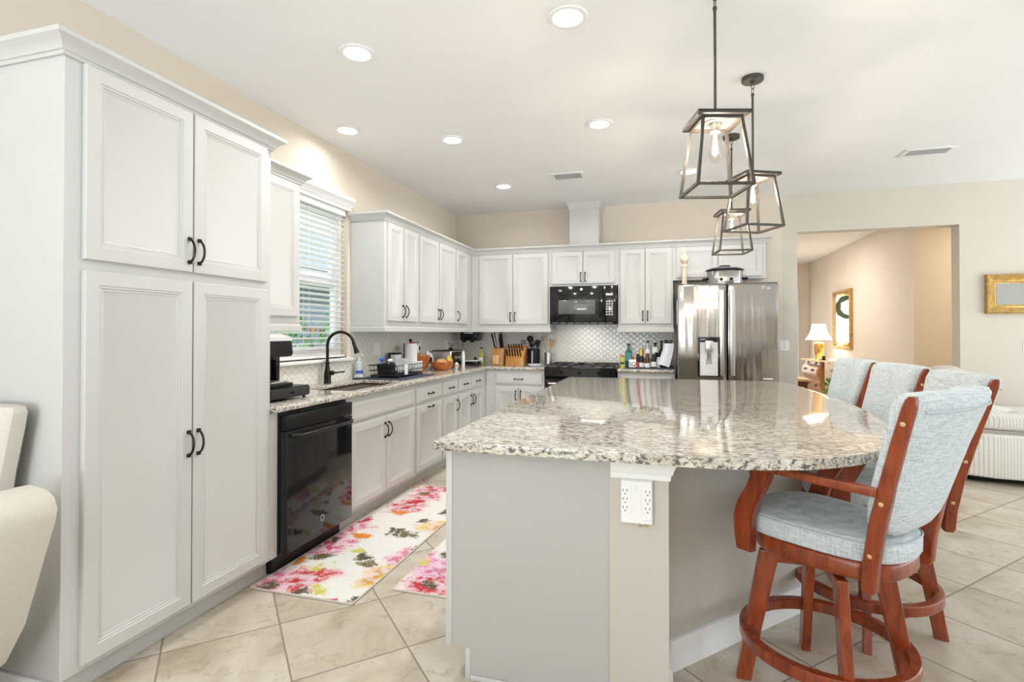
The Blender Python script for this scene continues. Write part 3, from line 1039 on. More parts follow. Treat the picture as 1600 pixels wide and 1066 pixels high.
def slab(name, cells_x, cells_y, skip, label):
    """granite slab over a grid of plan cells, skip(ix, iy) leaves a hole"""
    bm = bmesh.new()
    vs = {}

    def vert(x, y):
        k = (round(x, 4), round(y, 4))
        if k not in vs:
            vs[k] = bm.verts.new((x, y, CT0))
        return vs[k]
    fs = []
    for i in range(len(cells_x) - 1):
        for j in range(len(cells_y) - 1):
            if skip(i, j):
                continue
            fs.append(bm.faces.new((vert(cells_x[i], cells_y[j]), vert(cells_x[i + 1], cells_y[j]), vert(cells_x[i + 1], cells_y[j + 1]), vert(cells_x[i], cells_y[j + 1]))))
    r = bmesh.ops.extrude_face_region(bm, geom=fs)
    for e in r['geom']:
        if isinstance(e, bmesh.types.BMVert):
            e.co.z = CT1
    bmesh.ops.recalc_face_normals(bm, faces=bm.faces)
    es = [e for e in bm.edges if len(e.link_faces) == 2 and e.calc_face_angle(0) > 0.5 and abs(e.verts[0].co.z - e.verts[1].co.z) < 0.001]
    bmesh.ops.bevel(bm, geom=es, offset=0.008, segments=3, affect='EDGES', profile=0.5)
    mb = MB()
    mb.bm.free()
    mb.bm = bm
    return tag(obj(name, mb, 'granite'), label, 'worktop')


SX0, SX1, SY0, SY1 = -2.44, -2.055, 3.16, 3.93
slab('granite_worktop', [WL + 0.001, SX0, SX1, -1.955, -1.283], [2.331, SY0, SY1, 5.842, WB - 0.001],
     lambda i, j: (i == 1 and j == 1) or (i == 3 and j < 3), 'L-shaped speckled granite worktop along the left and back walls, with the sink cut in')
slab('granite_worktop', [-0.470, 0.137], [5.842, WB - 0.001], lambda i, j: False, 'short speckled granite worktop piece between the range and the refrigerator')
b = MB()
T = 0.008
b.box(WL, WL + T, 2.335, WY0 - 0.045, CT1, 1.372)
b.box(WL, WL + T, WY0 - 0.045, WY1 + 0.045, CT1, WZ0 - 0.026)
b.box(WL, WL + T, WY1 + 0.045, 4.011, CT1, 1.45)
b.box(WL, WL + T, 4.011, WB, CT1, 1.372)
struct('trim_9', b, 'splash')
b = MB()
b.box(WL + T, 0.13, WB - T, WB, CT1, 1.372)
b.box(-1.28, -0.482, WB - T, WB, 1.372, 1.43)
struct('trim_10', b, 'splash')

# sink and tap
sn = MB()
zb = 0.70
w_ = 0.012
sn.loops((SX0 - 0.004, SY0 - 0.004, 0), (1, 0, 0), (0, 0, 1), SX1 - SX0 + 0.008, SY1 - SY0 + 0.008,
         [(-0.012, CT0 - 0.004), (-0.012, CT0 - 0.001), (0.0, CT0 - 0.001), (0.004, 0.74), (0.03, zb + 0.005), (0.06, zb)], vd=(0, 1, 0))
sink = tag(obj('sink', sn, 'sinkb'), 'dark bronze undermount sink sunk into the granite under the window', 'sink')
obj('drain', MB().cyl((-2.25, 3.54, zb + 0.0005), (-2.25, 3.54, zb + 0.004), 0.045), 'bronze', sink)
# make room for the bowl inside the sink cabinet
bmh = bmesh.new()
bmh.from_mesh(sk_body.data)
bmesh.ops.delete(bmh, geom=[f for f in bmh.faces if f.normal.z > 0.9 and f.calc_center_median().z > 0.8], context='FACES')
bmh.to_mesh(sk_body.data)
bmh.free()

fx, fy = -2.535, 3.592
fa = thing('kitchen_faucet', 'oil-rubbed bronze gooseneck faucet behind the sink', 'faucet', (fx, fy, CT1))
b = MB().lathe([(0.028, CT1), (0.030, CT1 + 0.006), (0.026, CT1 + 0.02), (0.027, CT1 + 0.05), (0.024, CT1 + 0.085), (0.017, CT1 + 0.125),
                (0.014, CT1 + 0.15), (0.017, CT1 + 0.155), (0.017, CT1 + 0.163), (0.012, CT1 + 0.168)], (fx, fy, 0))
obj('body', b, 'bronze', fa)
dx, dy = 0.2, 0.055
pts = [V((fx, fy, CT1 + 0.155)), V((fx, fy, 1.20))]
for i in range(15):
    t = PI * (1 - i / 14 * 0.93)
    k = (1 + math.cos(t)) / 2
    pts.append(V((fx + dx * k, fy + dy * k, 1.215 + 0.103 * math.sin(t))))
obj('spout', MB().tube(pts, 0.0115, 12), 'bronze', fa)
e = pts[-1]
d = (pts[-1] - pts[-2]).normalized()
b = MB().tube([e - d * 0.004, e + d * 0.006, e + d * 0.01, e + d * 0.05, e + d * 0.085, e + d * 0.092], [0.0125, 0.014, 0.0125, 0.016, 0.021, 0.019], 14)
obj('spray_head', b, 'bronze', fa)
b = MB().sphere((fx + 0.035, fy + 0.012, 0.995), 0.020, (1.1, 1, 1))
b.tube([(fx + 0.05, fy + 0.016, 0.997), (fx + 0.09, fy + 0.028, 1.001), (fx + 0.13, fy + 0.04, 1.004)], [0.007, 0.0055, 0.006], 8)
obj('lever', b, 'bronze', fa)

# ------------------------------------------------------------------ appliances
# dishwasher
dw = thing('dishwasher', 'glossy black dishwasher between the pantry filler and the sink cabinet', 'dishwasher', (-2.2, 2.705, 0))
obj('tub', MB().box(-2.55, -1.99, 2.393, 3.017, 0.105, 0.872), 'blackm', dw)
obj('door', MB().box(-1.989, -1.938, 2.396, 3.012, 0.118, 0.776, 0.004), 'gloss', dw)
obj('control_panel', MB().box(-1.989, -1.938, 2.396, 3.012, 0.780, 0.862, 0.004), 'black', dw)
obj('toe_kick', MB().box(-2.07, -2.035, 2.393, 3.017, 0.004, 0.112), 'black', dw)
b = MB()
b.tube([(-1.937, 2.43, 0.752), (-1.915, 2.44, 0.750), (-1.895, 2.47, 0.748), (-1.893, 2.705, 0.748), (-1.895, 2.94, 0.748), (-1.915, 2.97, 0.750), (-1.937, 2.98, 0.752)], 0.011, 12)
obj('handle', b, 'black', dw)
b = MB()
ctr = V((-1.937, 2.70, 0.215))
b.tube([ctr + V((0.0005, 0.018 * math.cos(2 * PI * i / 24), 0.018 * math.sin(2 * PI * i / 24))) for i in range(24)], 0.0022, 6, True)
b.tube([ctr + V((0.0005, 0.009 * math.cos(2 * PI * i / 16), 0.011 * math.sin(2 * PI * i / 16))) for i in range(16)], 0.0012, 6, True)
obj('badge', b, 'steelp', dw)

# range
RX0, RX1 = -1.270, -0.482
rg = thing('gas_range', 'black gas range with cast iron grates under the microwave', 'range', (-0.876, 6.1, 0))
b = MB()
b.box(RX0, RX1, 5.86, WB - 0.012, 0.09, 0.905, 0.003)
obj('body', b, 'black', rg)
b = MB()
b.box(RX0 - 0.004, RX1 + 0.004, 5.80, WB - 0.014, 0.9145, 0.928, 0.004)
obj('cooktop', b, 'gloss', rg)
b = MB()
b.prism([(5.795, 0.918), (5.86, 0.918), (5.86, 0.80), (5.835, 0.80), (5.80, 0.83)], RX0, RX1, 'x')
obj('control_panel', b, 'gloss', rg)
for k, xk in enumerate((-1.19, -1.09, -0.876, -0.66, -0.56)):
    b = MB()
    b.cyl((xk, 5.802, 0.872), (xk, 5.770, 0.866), 0.022, 0.019)
    obj('knob', b, 'black', rg)
b = MB()
b.box(RX0 + 0.004, RX1 - 0.004, 5.82, 5.859, 0.24, 0.785, 0.005)
obj('oven_door', b, 'gloss', rg)
b = MB()
b.cyl((RX0 + 0.05, 5.785, 0.745), (RX1 - 0.05, 5.785, 0.745), 0.011)
for xk in (RX0 + 0.07, RX1 - 0.07):
    b.cyl((xk, 5.82, 0.745), (xk, 5.785, 0.745), 0.008)
obj('handle', b, 'steelp', rg)
obj('storage_drawer', MB().box(RX0 + 0.004, RX1 - 0.004, 5.825, 5.859, 0.10, 0.23, 0.004), 'gloss', rg)
for x0, x1 in ((RX0 + 0.015, RX0 + 0.265), (RX0 + 0.272, RX1 - 0.272), (RX1 - 0.265, RX1 - 0.015)):
    b = MB()
    y0, y1 = 5.835, WB - 0.06
    zz0, zz1 = 0.938, 0.952
    for yy in (y0, (y0 + y1) / 2, y1):
        b.box(x0, x1, yy - 0.006, yy + 0.006, zz0, zz1, 0.002, 1)
    for xx in (x0 + 0.006, (x0 + x1) / 2, x1 - 0.006):
        b.box(xx - 0.006, xx + 0.006, y0, y1, zz0 + 0.001, zz1 + 0.002, 0.002, 1)
    for xx in (x0 + 0.008, x1 - 0.008):
        for yy in (y0 + 0.004, y1 - 0.004):
            b.box(xx - 0.006, xx + 0.006, yy - 0.006, yy + 0.006, 0.9285, zz0 + 0.004)
    obj('grate', b, 'iron', rg)
b = MB()
for xk in (-1.13, -0.62):
    for yk in (5.97, 6.29):
        b.cyl((xk, yk, 0.9285), (xk, yk, 0.934), 0.045)
obj('burners', b, 'iron', rg)
sp = thing('spoon_rest', 'silver spoon rest with a spoon lying on the range top', 'spoon rest', (-0.84, 5.95, 0.955))
b = MB().lathe([(0.01, 0.956), (0.055, 0.956), (0.085, 0.966), (0.088, 0.968), (0.058, 0.960), (0.01, 0.959)], (0, 0, 0), 24)
b.xf(Matrix.Translation((-0.86, 5.96, 0)) @ Matrix.Diagonal((1.3, 0.8, 1, 1)))
obj('dish', b, 'steelp', sp)
b = MB().tube([(-0.86, 5.96, 0.968), (-0.78, 5.955, 0.975), (-0.68, 5.95, 0.972)], [0.006, 0.004, 0.006], 8)
b.sphere((-0.885, 5.962, 0.969), 0.024, (1.3, 0.9, 0.3))
obj('spoon', b, 'black', sp)

# microwave
MX0, MX1, MY, MZ0, MZ1 = -1.268, -0.494, 6.085, 1.415, 1.860
mw = thing('microwave_oven', 'black over-the-range microwave under the short wall cabinet', 'microwave', (-0.88, 6.28, MZ0))
obj('body', MB().box(MX0, MX1, MY + 0.022, WB - 0.002 - T, MZ0, MZ1 - 0.001, 0.003), 'black', mw)
obj('door', MB().box(MX0, -0.648, MY, MY + 0.021, MZ0 + 0.02, MZ1 - 0.004, 0.005), 'gloss', mw)
obj('window_reflection', MB().box(-1.165, -0.735, MY - 0.0025, MY - 0.0002, MZ0 + 0.115, MZ1 - 0.165, 0.001), 'screen_reflection', mw)
obj('control_panel', MB().box(-0.645, MX1, MY, MY + 0.021, MZ0 + 0.02, MZ1 - 0.004, 0.005), 'gloss', mw)
b = MB()
for r_ in range(6):
    for c_ in range(3):
        b.box(-0.612 + c_ * 0.030, -0.594 + c_ * 0.030, MY - 0.0012, MY - 0.0001, 1.515 + r_ * 0.030, 1.531 + r_ * 0.030)
obj('keypad', b, 'greyv', mw)
obj('display', MB().box(-0.614, -0.535, MY - 0.0012, MY - 0.0001, 1.74, 1.765), 'greyv', mw)
b = MB()
b.tube([(-0.675, MY, 1.50), (-0.675, MY - 0.03, 1.52), (-0.675, MY - 0.034, 1.64), (-0.675, MY - 0.03, 1.76), (-0.675, MY, 1.78)], 0.010, 10)
obj('handle', b, 'gloss', mw)
obj('badge', MB().cyl((-0.895, MY - 0.0002, 1.818), (-0.895, MY - 0.0025, 1.818), 0.015), 'steelp', mw)
b = MB()
for k in range(8):
    b.box(MX0 + 0.03 + k * 0.09, MX0 + 0.10 + k * 0.09, MY + 0.002, MY + 0.02, MZ0 + 0.004, MZ0 + 0.018)
obj('vent_grille', b, 'grill', mw)
area('cooktop_lamp', (-0.88, 6.27, MZ0 - 0.004), (0, 0, 0), 0.30, 0.10, 0.7, (1.0, 0.97, 0.92))

# refrigerator
FX0, FX1, FY = 0.158, 1.088, 5.56
fz0, fz1 = 0.835, 1.792
fr = thing('refrigerator', 'stainless steel french door refrigerator with a water dispenser', 'refrigerator', (0.62, 5.98, 0))
obj('body', MB().box(FX0 + 0.006, FX1 - 0.006, FY + 0.075, 6.40, 0.03, fz1 - 0.012, 0.004), 'grill', fr)
b = MB()
for xx in (FX0 + 0.08, FX1 - 0.08):
    for yy in (5.75, 6.33):
        b.cyl((xx, yy, 0), (xx, yy, 0.03), 0.025)
obj('feet', b, 'black', fr)


def fdoor(x0, x1, z0, z1, name='door'):
    """bowed steel door: a loft of rounded plan sections"""
    n = 14
    rings = []
    for zz, ins in ((z0, 0.008), (z0 + 0.006, 0.002), (z0 + 0.012, 0), (z1 - 0.012, 0), (z1 - 0.006, 0.002), (z1, 0.008)):
        sec = [V((x0 + ins, FY + 0.07, zz)), V((x0 + ins, FY + 0.022 + ins, zz))]
        for i in range(n + 1):
            t = i / n
            xx = x0 + ins + 0.006 + (x1 - x0 - 2 * ins - 0.012) * t
            xa = (xx - FX0) / (FX1 - FX0) * 2 - 1
            sec.append(V((xx, FY + ins + 0.004 * xa * xa + (0.006 if i in (0, n) else 0), zz)))
        sec += [V((x1 - ins, FY + 0.022 + ins, zz)), V((x1 - ins, FY + 0.07, zz))]
        rings.append(sec)
    return obj(name, MB().rings(rings), 'steel', fr)


FM = 0.622
dl = fdoor(FX0, FM - 0.005, fz0, fz1)
dr = fdoor(FM + 0.005, FX1, fz0, fz1)
fdoor(FX0, FX1, 0.45, fz0 - 0.022, 'freezer_drawer')
fdoor(FX0, FX1, 0.06, 0.44, 'freezer_drawer')
obj('hinge_cover', MB().box(FX0 + 0.01, FX1 - 0.01, FY + 0.02, FY + 0.12, fz1, fz1 + 0.012, 0.004), 'grill', fr)
for dd, x0, x1 in ((dl, FM - 0.072, FM - 0.018), (dr, FM + 0.018, FM + 0.072)):
    b = MB()
    b.box(x0, x1, FY - 0.004, FY + 0.004, fz0 + 0.055, fz1 - 0.055, 0.003)
    obj('handle_recess', b, 'steelp', dd)
    xs_ = x1 - 0.008 if dd is dl else x0
    obj('handle_edge', MB().box(xs_, xs_ + 0.008, FY - 0.0052, FY - 0.0041, fz0 + 0.06, fz1 - 0.06), 'black', dd)
DX0, DX1, DZ0, DZ1 = 0.345, 0.556, 0.875, 1.27
di = MB()
di.box(DX0, DX0 + 0.022, FY - 0.008, FY + 0.012, DZ0, DZ1, 0.003)
di.box(DX1 - 0.022, DX1, FY - 0.008, FY + 0.012, DZ0, DZ1, 0.003)
di.box(DX0 + 0.02, DX1 - 0.02, FY - 0.008, FY + 0.012, DZ1 - 0.05, DZ1, 0.003)
di.box(DX0 + 0.02, DX1 - 0.02, FY - 0.012, FY + 0.012, DZ0, DZ0 + 0.012, 0.003)
disp = obj('dispenser', di, 'gloss', dl)
obj('dispenser_panel', MB().box(DX0 + 0.021, DX1 - 0.021, FY - 0.003, FY + 0.010, DZ0 + 0.012, DZ1 - 0.05), 'greyv', disp)
b = MB()
b.box(0.415, 0.49, FY - 0.045, FY - 0.004, 1.13, 1.235, 0.010)
b.lathe([(0.02, 1.105), (0.03, 1.13)], (0.4525, FY - 0.024, 0))
obj('nozzle', b, 'steelp', disp)
b = MB()
for k in range(5):
    xx = 0.4525 + (k - 2) * 0.014
    b.cyl((0.4525 + (k - 2) * 0.006, FY - 0.006, 1.10), (xx, FY - 0.005, 1.00), 0.002, n=6)
obj('paddle', b, 'grill', disp)
mt = frame_mat((0.995, FY + 0.0012, 1.745), (1, 0, 0), (0, 0, 1))
text('badge', 'LG', 0.032, 'paper', mt, dr)
b = MB()
cc = V((0.952, FY + 0.0005, 1.748))
b.tube([cc + V((0.015 * math.cos(a_), 0, 0.015 * math.sin(a_))) for a_ in [2 * PI * i / 20 for i in range(16)]], 0.002, 6)
b.cyl(cc + V((-0.004, 0, 0.004)), cc + V((-0.004, -0.002, 0.004)), 0.003, n=8)
obj('logo', b, 'paper', dr)
obj('model_plate', MB().box(0.945, 1.03, FY + 0.001, FY + 0.009, 0.86, 0.872, 0.001), 'paper', dr)
b = MB().box(0.148, 0.1535, 5.80, 5.99, 1.40, 1.66, 0.001)
pp = tag(obj('notepad', b, ['paper']), 'white paper pad clipped to the left side of the refrigerator', 'notepad')
obj('clip', MB().box(0.145, 0.1475, 5.86, 5.92, 1.63, 1.69, 0.001), 'blue', pp)
pp.location.x += 0.0095

# ------------------------------------------------------------------ island
IX0 = -0.812
ctrl = [(-0.812, 1.775), (-0.812, 4.735)]
# plan outline of the top: straight on the kitchen side, a long bow on the stool side
curve = [(0.02, 1.775), (0.16, 1.778), (0.33, 1.808), (0.50, 1.875), (0.68, 2.02), (0.82, 2.25), (0.915, 2.53), (0.975, 2.85), (1.008, 3.20), (1.017, 3.60), (1.004, 4.0), (0.975, 4.40), (0.925, 4.66), (0.86, 4.735)]


def catmull(p, n=5):
    q = []
    for i in range(len(p) - 1):
        a = V(p[max(i - 1, 0)]).to_3d()
        b0 = V(p[i]).to_3d()
        c0 = V(p[i + 1]).to_3d()
        d0 = V(p[min(i + 2, len(p) - 1)]).to_3d()
        for k in range(n):
            t = k / n
            r_ = 0.5 * ((2 * b0) + (c0 - a) * t + (2 * a - 5 * b0 + 4 * c0 - d0) * t * t + (-a + 3 * b0 - 3 * c0 + d0) * t ** 3)
            q.append((r_.x, r_.y))
    q.append(tuple(p[-1]))
    return q


outl = [(IX0 + 0.012, 1.775)] + catmull(curve) + [(IX0, 4.735), (IX0, 1.787)]
b = MB().prism(outl, CT0 - 0.004, CT1, 'z', 0.009)
isl = tag(obj('island_countertop', b, 'granite'), 'large speckled granite island top with a bowed edge on the stool side', 'countertop')

ib = thing('island_cabinet', 'pale grey island base cabinet with a plain end panel', 'cabinet', (-0.49, 3.25, 0))
b = MB()
b.box(-0.775, -0.18, 1.90, 4.60, 0.115, CT0 - 0.005)
b.box(-0.72, -0.18, 1.91, 4.60, 0, 0.115)
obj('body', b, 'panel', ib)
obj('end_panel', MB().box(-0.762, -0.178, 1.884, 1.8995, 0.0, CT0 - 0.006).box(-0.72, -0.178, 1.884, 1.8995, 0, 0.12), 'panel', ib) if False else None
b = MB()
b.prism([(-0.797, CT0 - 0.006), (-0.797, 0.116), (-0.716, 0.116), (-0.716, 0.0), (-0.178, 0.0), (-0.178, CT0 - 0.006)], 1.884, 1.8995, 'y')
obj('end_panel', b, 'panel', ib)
obj('corner_stile', MB().box(-0.799, -0.774, 1.880, 1.8995, 0.116, CT0 - 0.006, 0.002), 'cab', ib)
obj('toe_stile', MB().box(-0.720, -0.700, 1.880, 1.8995, 0.0, 0.114, 0.002), 'cab', ib)
obj('base_strip', MB().box(-0.699, -0.178, 1.876, 1.8838, 0.0, 0.018, 0.004), 'cab', ib)
for k in range(4):
    y0 = 1.93 + k * 0.665
    d_ = obj('door', MB().loops(V((-0.7755, y0 + 0.64, 0.135)), V((0, -1, 0)), V((-1, 0, 0)), 0.63, 0.55, DOOR), 'cab', ib)
    d_ = obj('drawer', MB().loops(V((-0.7755, y0 + 0.64, 0.716)), V((0, -1, 0)), V((-1, 0, 0)), 0.63, 0.126, SLAB), 'cab', ib)

wi = MB()
wi.prism([(-0.1775, 1.880), (0.022, 1.880), (0.022, 2.132), (0.64, 2.786), (0.64, 4.58), (-0.1775, 4.58)], 0, CT0 - 0.005, 'z')
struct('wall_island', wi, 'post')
b = MB()
BB = [(0.0005, 0), (0.014, 0), (0.014, 0.105), (0.010, 0.118), (0.0005, 0.122)]
b.sweep([(0.64, 4.58), (0.64, 2.786), (0.022, 2.132), (0.022, 1.95)][::-1], BB)
struct('baseboard_island', b, 'trimw')
CAP = [(0.0005, CT0 - 0.080), (0.006, CT0 - 0.080), (0.008, CT0 - 0.062), (0.014, CT0 - 0.056), (0.018, CT0 - 0.040), (0.028, CT0 - 0.020), (0.034, CT0 - 0.012), (0.034, CT0 - 0.0055), (0.0005, CT0 - 0.0055)]
b = MB()
b.sweep([(-0.1735, 1.8795), (0.022, 1.8795), (0.022, 1.99)], CAP)
b.sweep([(-0.176, 1.90), (-0.1735, 1.8795)], CAP) if False else None
struct('trim_11', b, 'trimw')
b = MB()
b.sweep([(0.56, 2.70), (0.64, 2.786), (0.64, 2.90)], CAP)
struct('trim_12', b, 'trimw')

# surge protector on the post
px0, px1, py, pz0, pz1 = -0.139, -0.030, 1.880, 0.655, 0.806
su = thing('surge_protector', 'white six-outlet surge protector plugged on the island end post', 'outlet', (-0.085, py, pz0))
b = MB()
b.loops(V((px0, py - 0.0006, pz0)), V((1, 0, 0)), V((0, -1, 0)), px1 - px0, pz1 - pz0, [(0.001, 0), (0, 0.020), (0.003, 0.028), (0.006, 0.030)])
obj('body', b, 'plastw', su)
fy_ = py - 0.0306
for sx_ in (-0.122, -0.047):
    b = MB()
    for k in range(3):
        zc = 0.770 - k * 0.029
        for dx_, hh in ((-0.0065, 0.0045), (0.0065, 0.0037)):
            b.box(sx_ + dx_ - 0.0012, sx_ + dx_ + 0.0012, fy_ - 0.0004, fy_ + 0.0003, zc - hh, zc + hh)
        b.cyl((sx_, fy_ + 0.0003, zc - 0.012), (sx_, fy_ - 0.0004, zc - 0.012), 0.0024, n=10)
    obj('socket', b, 'socket', su)
b = MB()
b.box(-0.103, -0.1022, fy_ - 0.0004, fy_ + 0.0003, 0.690, 0.786)
b.box(-0.068, -0.0672, fy_ - 0.0004, fy_ + 0.0003, 0.690, 0.786)
b.box(-0.092, -0.078, fy_ - 0.0004, fy_ + 0.0003, 0.784, 0.7852)
b.box(-0.092, -0.080, fy_ - 0.0004, fy_ + 0.0003, 0.774, 0.7752)
for k in range(5):
    b.box(-0.062 + k * 0.0055, -0.0585 + k * 0.0055, fy_ - 0.0004, fy_ + 0.0003, 0.670, 0.6735)
obj('markings', b, 'greyv', su)
b = MB()
for xx in (-0.073, -0.053):
    b.cyl((xx, py - 0.014, pz0 - 0.0005), (xx, py - 0.014, pz0 - 0.010), 0.0045, n=12)
obj('coax_port', b, 'brass', su)


# ------------------------------------------------------------------ bar stools
def super_ring(a, bb, n, ex=2.6):
    out = []
    for i in range(n):
        t = 2 * PI * i / n
        c_, s_ = math.cos(t), math.sin(t)
        out.append((a * math.copysign(abs(c_) ** (2 / ex), c_), bb * math.copysign(abs(s_) ** (2 / ex), s_)))
    return out


def seat_ring(a, bb, n):
    return [(x, y * (1 + 0.13 * x / a)) for x, y in super_ring(a, bb, n, 3.0)]


def make_stool(label):
    """local frame: +x is where the sitter looks, z up"""
    t = thing('swivel_bar_stool', label, 'bar stool', (0, 0, 0), 'swivel bar stools along the bowed island edge')
    # seat frame (apron) and cushion: rounded plan
    n = 44
    b = MB()
    rs = []
    for zz, k in ((0.520, 0.965), (0.524, 0.985), (0.532, 1), (0.568, 1), (0.574, 0.99), (0.578, 0.97)):
        rs.append([V((x * k + 0.005, y * k, zz)) for x, y in seat_ring(0.235, 0.205, n)])
    b.rings(rs)
    obj('seat_frame', b, 'cherry', t)
    b = MB()
    rs = []
    for zz, k in ((0.5785, 0.95), (0.582, 0.985), (0.590, 1.0), (0.628, 1.005), (0.642, 0.995), (0.652, 0.96), (0.660, 0.86), (0.666, 0.62), (0.668, 0.3)):
        rs.append([V((x * k + 0.028, y * k, zz)) for x, y in seat_ring(0.268, 0.206, n)])
    b.rings(rs)
    cu = obj('seat_cushion', b, 'linen', t)
    b = MB()
    b.tube([V((x + 0.028, y, 0.6435)) for x, y in seat_ring(0.268, 0.206, n)], 0.0035, 6, True)
    obj('piping', b, 'piping', cu)
    # swivel plate and crossed bearers
    b = MB()
    b.cyl((0, 0, 0.497), (0, 0, 0.519), 0.11)
    obj('swivel_plate', b, 'black', t)
    return t


def finish_stool(t, base_rot):
    # legs: flat boards set radially, splayed
    for k in range(4):
        a = base_rot + k * PI / 2
        ux, uy = math.cos(a), math.sin(a)
        b = MB()
        rs = []
        for zz, ri, ro in ((0.0, 0.248, 0.300), (0.20, 0.212, 0.268), (0.44, 0.160, 0.226), (0.496, 0.148, 0.214)):
            h = 0.0165
            rs.append([V((ux * ri - uy * h, uy * ri + ux * h, zz)), V((ux * ro - uy * h, uy * ro + ux * h, zz)),
                       V((ux * ro + uy * h, uy * ro - ux * h, zz)), V((ux * ri + uy * h, uy * ri - ux * h, zz))])
        b.rings(rs)
        bmesh.ops.bevel(b.bm, geom=list(b.bm.edges), offset=0.003, segments=1, affect='EDGES')
        obj('leg', b, 'cherry', t)
    b = MB()
    for a in (base_rot, base_rot + PI / 2):
        mt = Matrix.Rotation(a, 4, 'Z')
        b.box(-0.215, 0.215, -0.016, 0.016, 0.455, 0.4965, 0.003, mat=mt)
    obj('cross_bearer', b, 'cherry', t)
    b = MB()
    n = 48
    ro, ri = 0.286, 0.250
    rs = []
    for i in range(n):
        a = 2 * PI * i / n
        rs.append([V((r_ * math.cos(a), r_ * math.sin(a), zz)) for r_, zz in
                   ((ri, 0.168), (ro - 0.003, 0.166), (ro, 0.170), (ro, 0.204), (ro - 0.004, 0.208), (ri + 0.003, 0.208), (ri, 0.205))])
    b.rings(rs, False, True)
    obj('footrest_ring', b, 'cherry', t)
    # back posts
    for s_ in (-1, 1):
        b = MB()
        rs = []
        for zz, x, y, wd, th in ((0.510, -0.196, 0.203, 0.014, 0.0165), (0.520, -0.197, 0.203, 0.021, 0.0175), (0.60, -0.203, 0.206, 0.022, 0.0175), (0.72, -0.224, 0.214, 0.022, 0.017), (0.86, -0.258, 0.226, 0.021, 0.017),
                             (1.00, -0.296, 0.240, 0.020, 0.016), (1.095, -0.323, 0.246, 0.019, 0.016), (1.120, -0.329, 0.248, 0.015, 0.0155), (1.130, -0.332, 0.249, 0.009, 0.014)):
            c_ = V((x, s_ * y, zz))
            rs.append([c_ + V((-wd, -th * .7, 0)), c_ + V((-wd * .8, -th, 0)), c_ + V((wd * .8, -th, 0)), c_ + V((wd, -th * .7, 0)),
                       c_ + V((wd, th * .7, 0)), c_ + V((wd * .8, th, 0)), c_ + V((-wd * .8, th, 0)), c_ + V((-wd, th * .7, 0))])
        b.rings(rs)
        p_ = obj('back_post', b, 'cherry', t, sharp=0.7)
        for zz, x, y in ((0.63, -0.206, 0.2075), (0.80, -0.243, 0.221), (1.05, -0.310, 0.245)):
            obj('screw_plug', MB().sphere((x, s_ * (y + 0.0165), zz), 0.0075, (1, 0.55, 1), 10, 6), 'beech', p_)
        # arm: rail, then an S curved front post down to the seat frame
        b = MB()
        pts = [(-0.235, 0.835), (-0.12, 0.838), (0.02, 0.842), (0.13, 0.842), (0.175, 0.836)]
        ys = [0.236, 0.248, 0.259, 0.260, 0.258]
        hw = [0.012, 0.022, 0.024, 0.024, 0.018]
        rs = []
        for (x, zz), y, h in zip(pts, ys, hw):
            rs.append([V((x, s_ * (y - h), zz - 0.010)), V((x, s_ * (y - h * .7), zz + 0.010)), V((x, s_ * (y + h * .7), zz + 0.010)), V((x, s_ * (y + h), zz - 0.008)), V((x, s_ * (y + h * .8), zz - 0.016)), V((x, s_ * (y - h * .8), zz - 0.016))])
        b.rings(rs)
        ar = obj('arm_rest', b, 'cherry', t, sharp=0.9)
        b = MB()
        rs = []
        for zz, x, wd in ((0.522, 0.190, 0.030), (0.575, 0.194, 0.034), (0.64, 0.194, 0.036), (0.70, 0.175, 0.036), (0.76, 0.140, 0.034), (0.80, 0.124, 0.036), (0.827, 0.122, 0.040)):
            y = 0.250 + (zz - 0.52) * 0.03
            th = 0.0185
            c_ = V((x, s_ * y, zz))
            rs.append([c_ + V((-wd, -th, 0)), c_ + V((wd, -th, 0)), c_ + V((wd, th, 0)), c_ + V((-wd, th, 0))])
        b.rings(rs)
        bmesh.ops.bevel(b.bm, geom=[e for e in b.bm.edges if abs(e.verts[0].co.z - e.verts[1].co.z) > 0.01], offset=0.005, segments=2, affect='EDGES')
        obj('arm_post', b, 'cherry', t, sharp=0.9)
    # upholstered back: lofted sections with a rolled top and centre tuft
    n = 48
    rs = []
    spec = [(0.672, 0.06, 0.008, 0.0), (0.676, 0.11, 0.022, 0.0), (0.690, 0.158, 0.036, 0.1), (0.72, 0.196, 0.045, 0.5), (0.78, 0.215, 0.050, 0.9), (0.86, 0.227, 0.052, 1), (0.96, 0.238, 0.053, 1),
            (1.04, 0.246, 0.056, 1), (1.090, 0.252, 0.060, 0.9), (1.115, 0.252, 0.055, 0.7), (1.130, 0.245, 0.042, 0.45), (1.137, 0.228, 0.022, 0.2)]
    for zz, a, th, tf in spec:
        tt = (zz - 0.67) / 0.45
        x0 = -0.213 - 0.112 * tt - 0.02 * tt * tt
        sec = []
        for x_, y_ in super_ring(1, 1, n, 4.2):
            yy = x_ * a
            xx = x0 + y_ * th + 0.022 * (yy / 0.24) ** 2
            if y_ > 0:
                xx -= tf * 0.032 * math.exp(-(yy / 0.026) ** 2)
            sec.append(V((xx, yy, zz + (0.010 * tf * (1 - math.exp(-(yy / 0.05) ** 2)) if zz > 1.08 else 0))))
        rs.append(sec)
    b = MB()
    b.rings(rs)
    bc = obj('back_cushion', b, 'linen', t, sharp=1.6)
    b = MB()
    pts = []
    for i in range(25):
        yy = -0.236 + 0.472 * i / 24
        tt = (1.085 - 0.67) / 0.45
        pts.append(V((-0.213 - 0.112 * tt - 0.02 * tt * tt - 0.059 * (1 - abs(yy / 0.252) ** 4.2) ** (1 / 4.2) + 0.022 * (yy / 0.24) ** 2 - 0.002, yy, 1.088)))
    b.tube(pts, 0.004, 6)
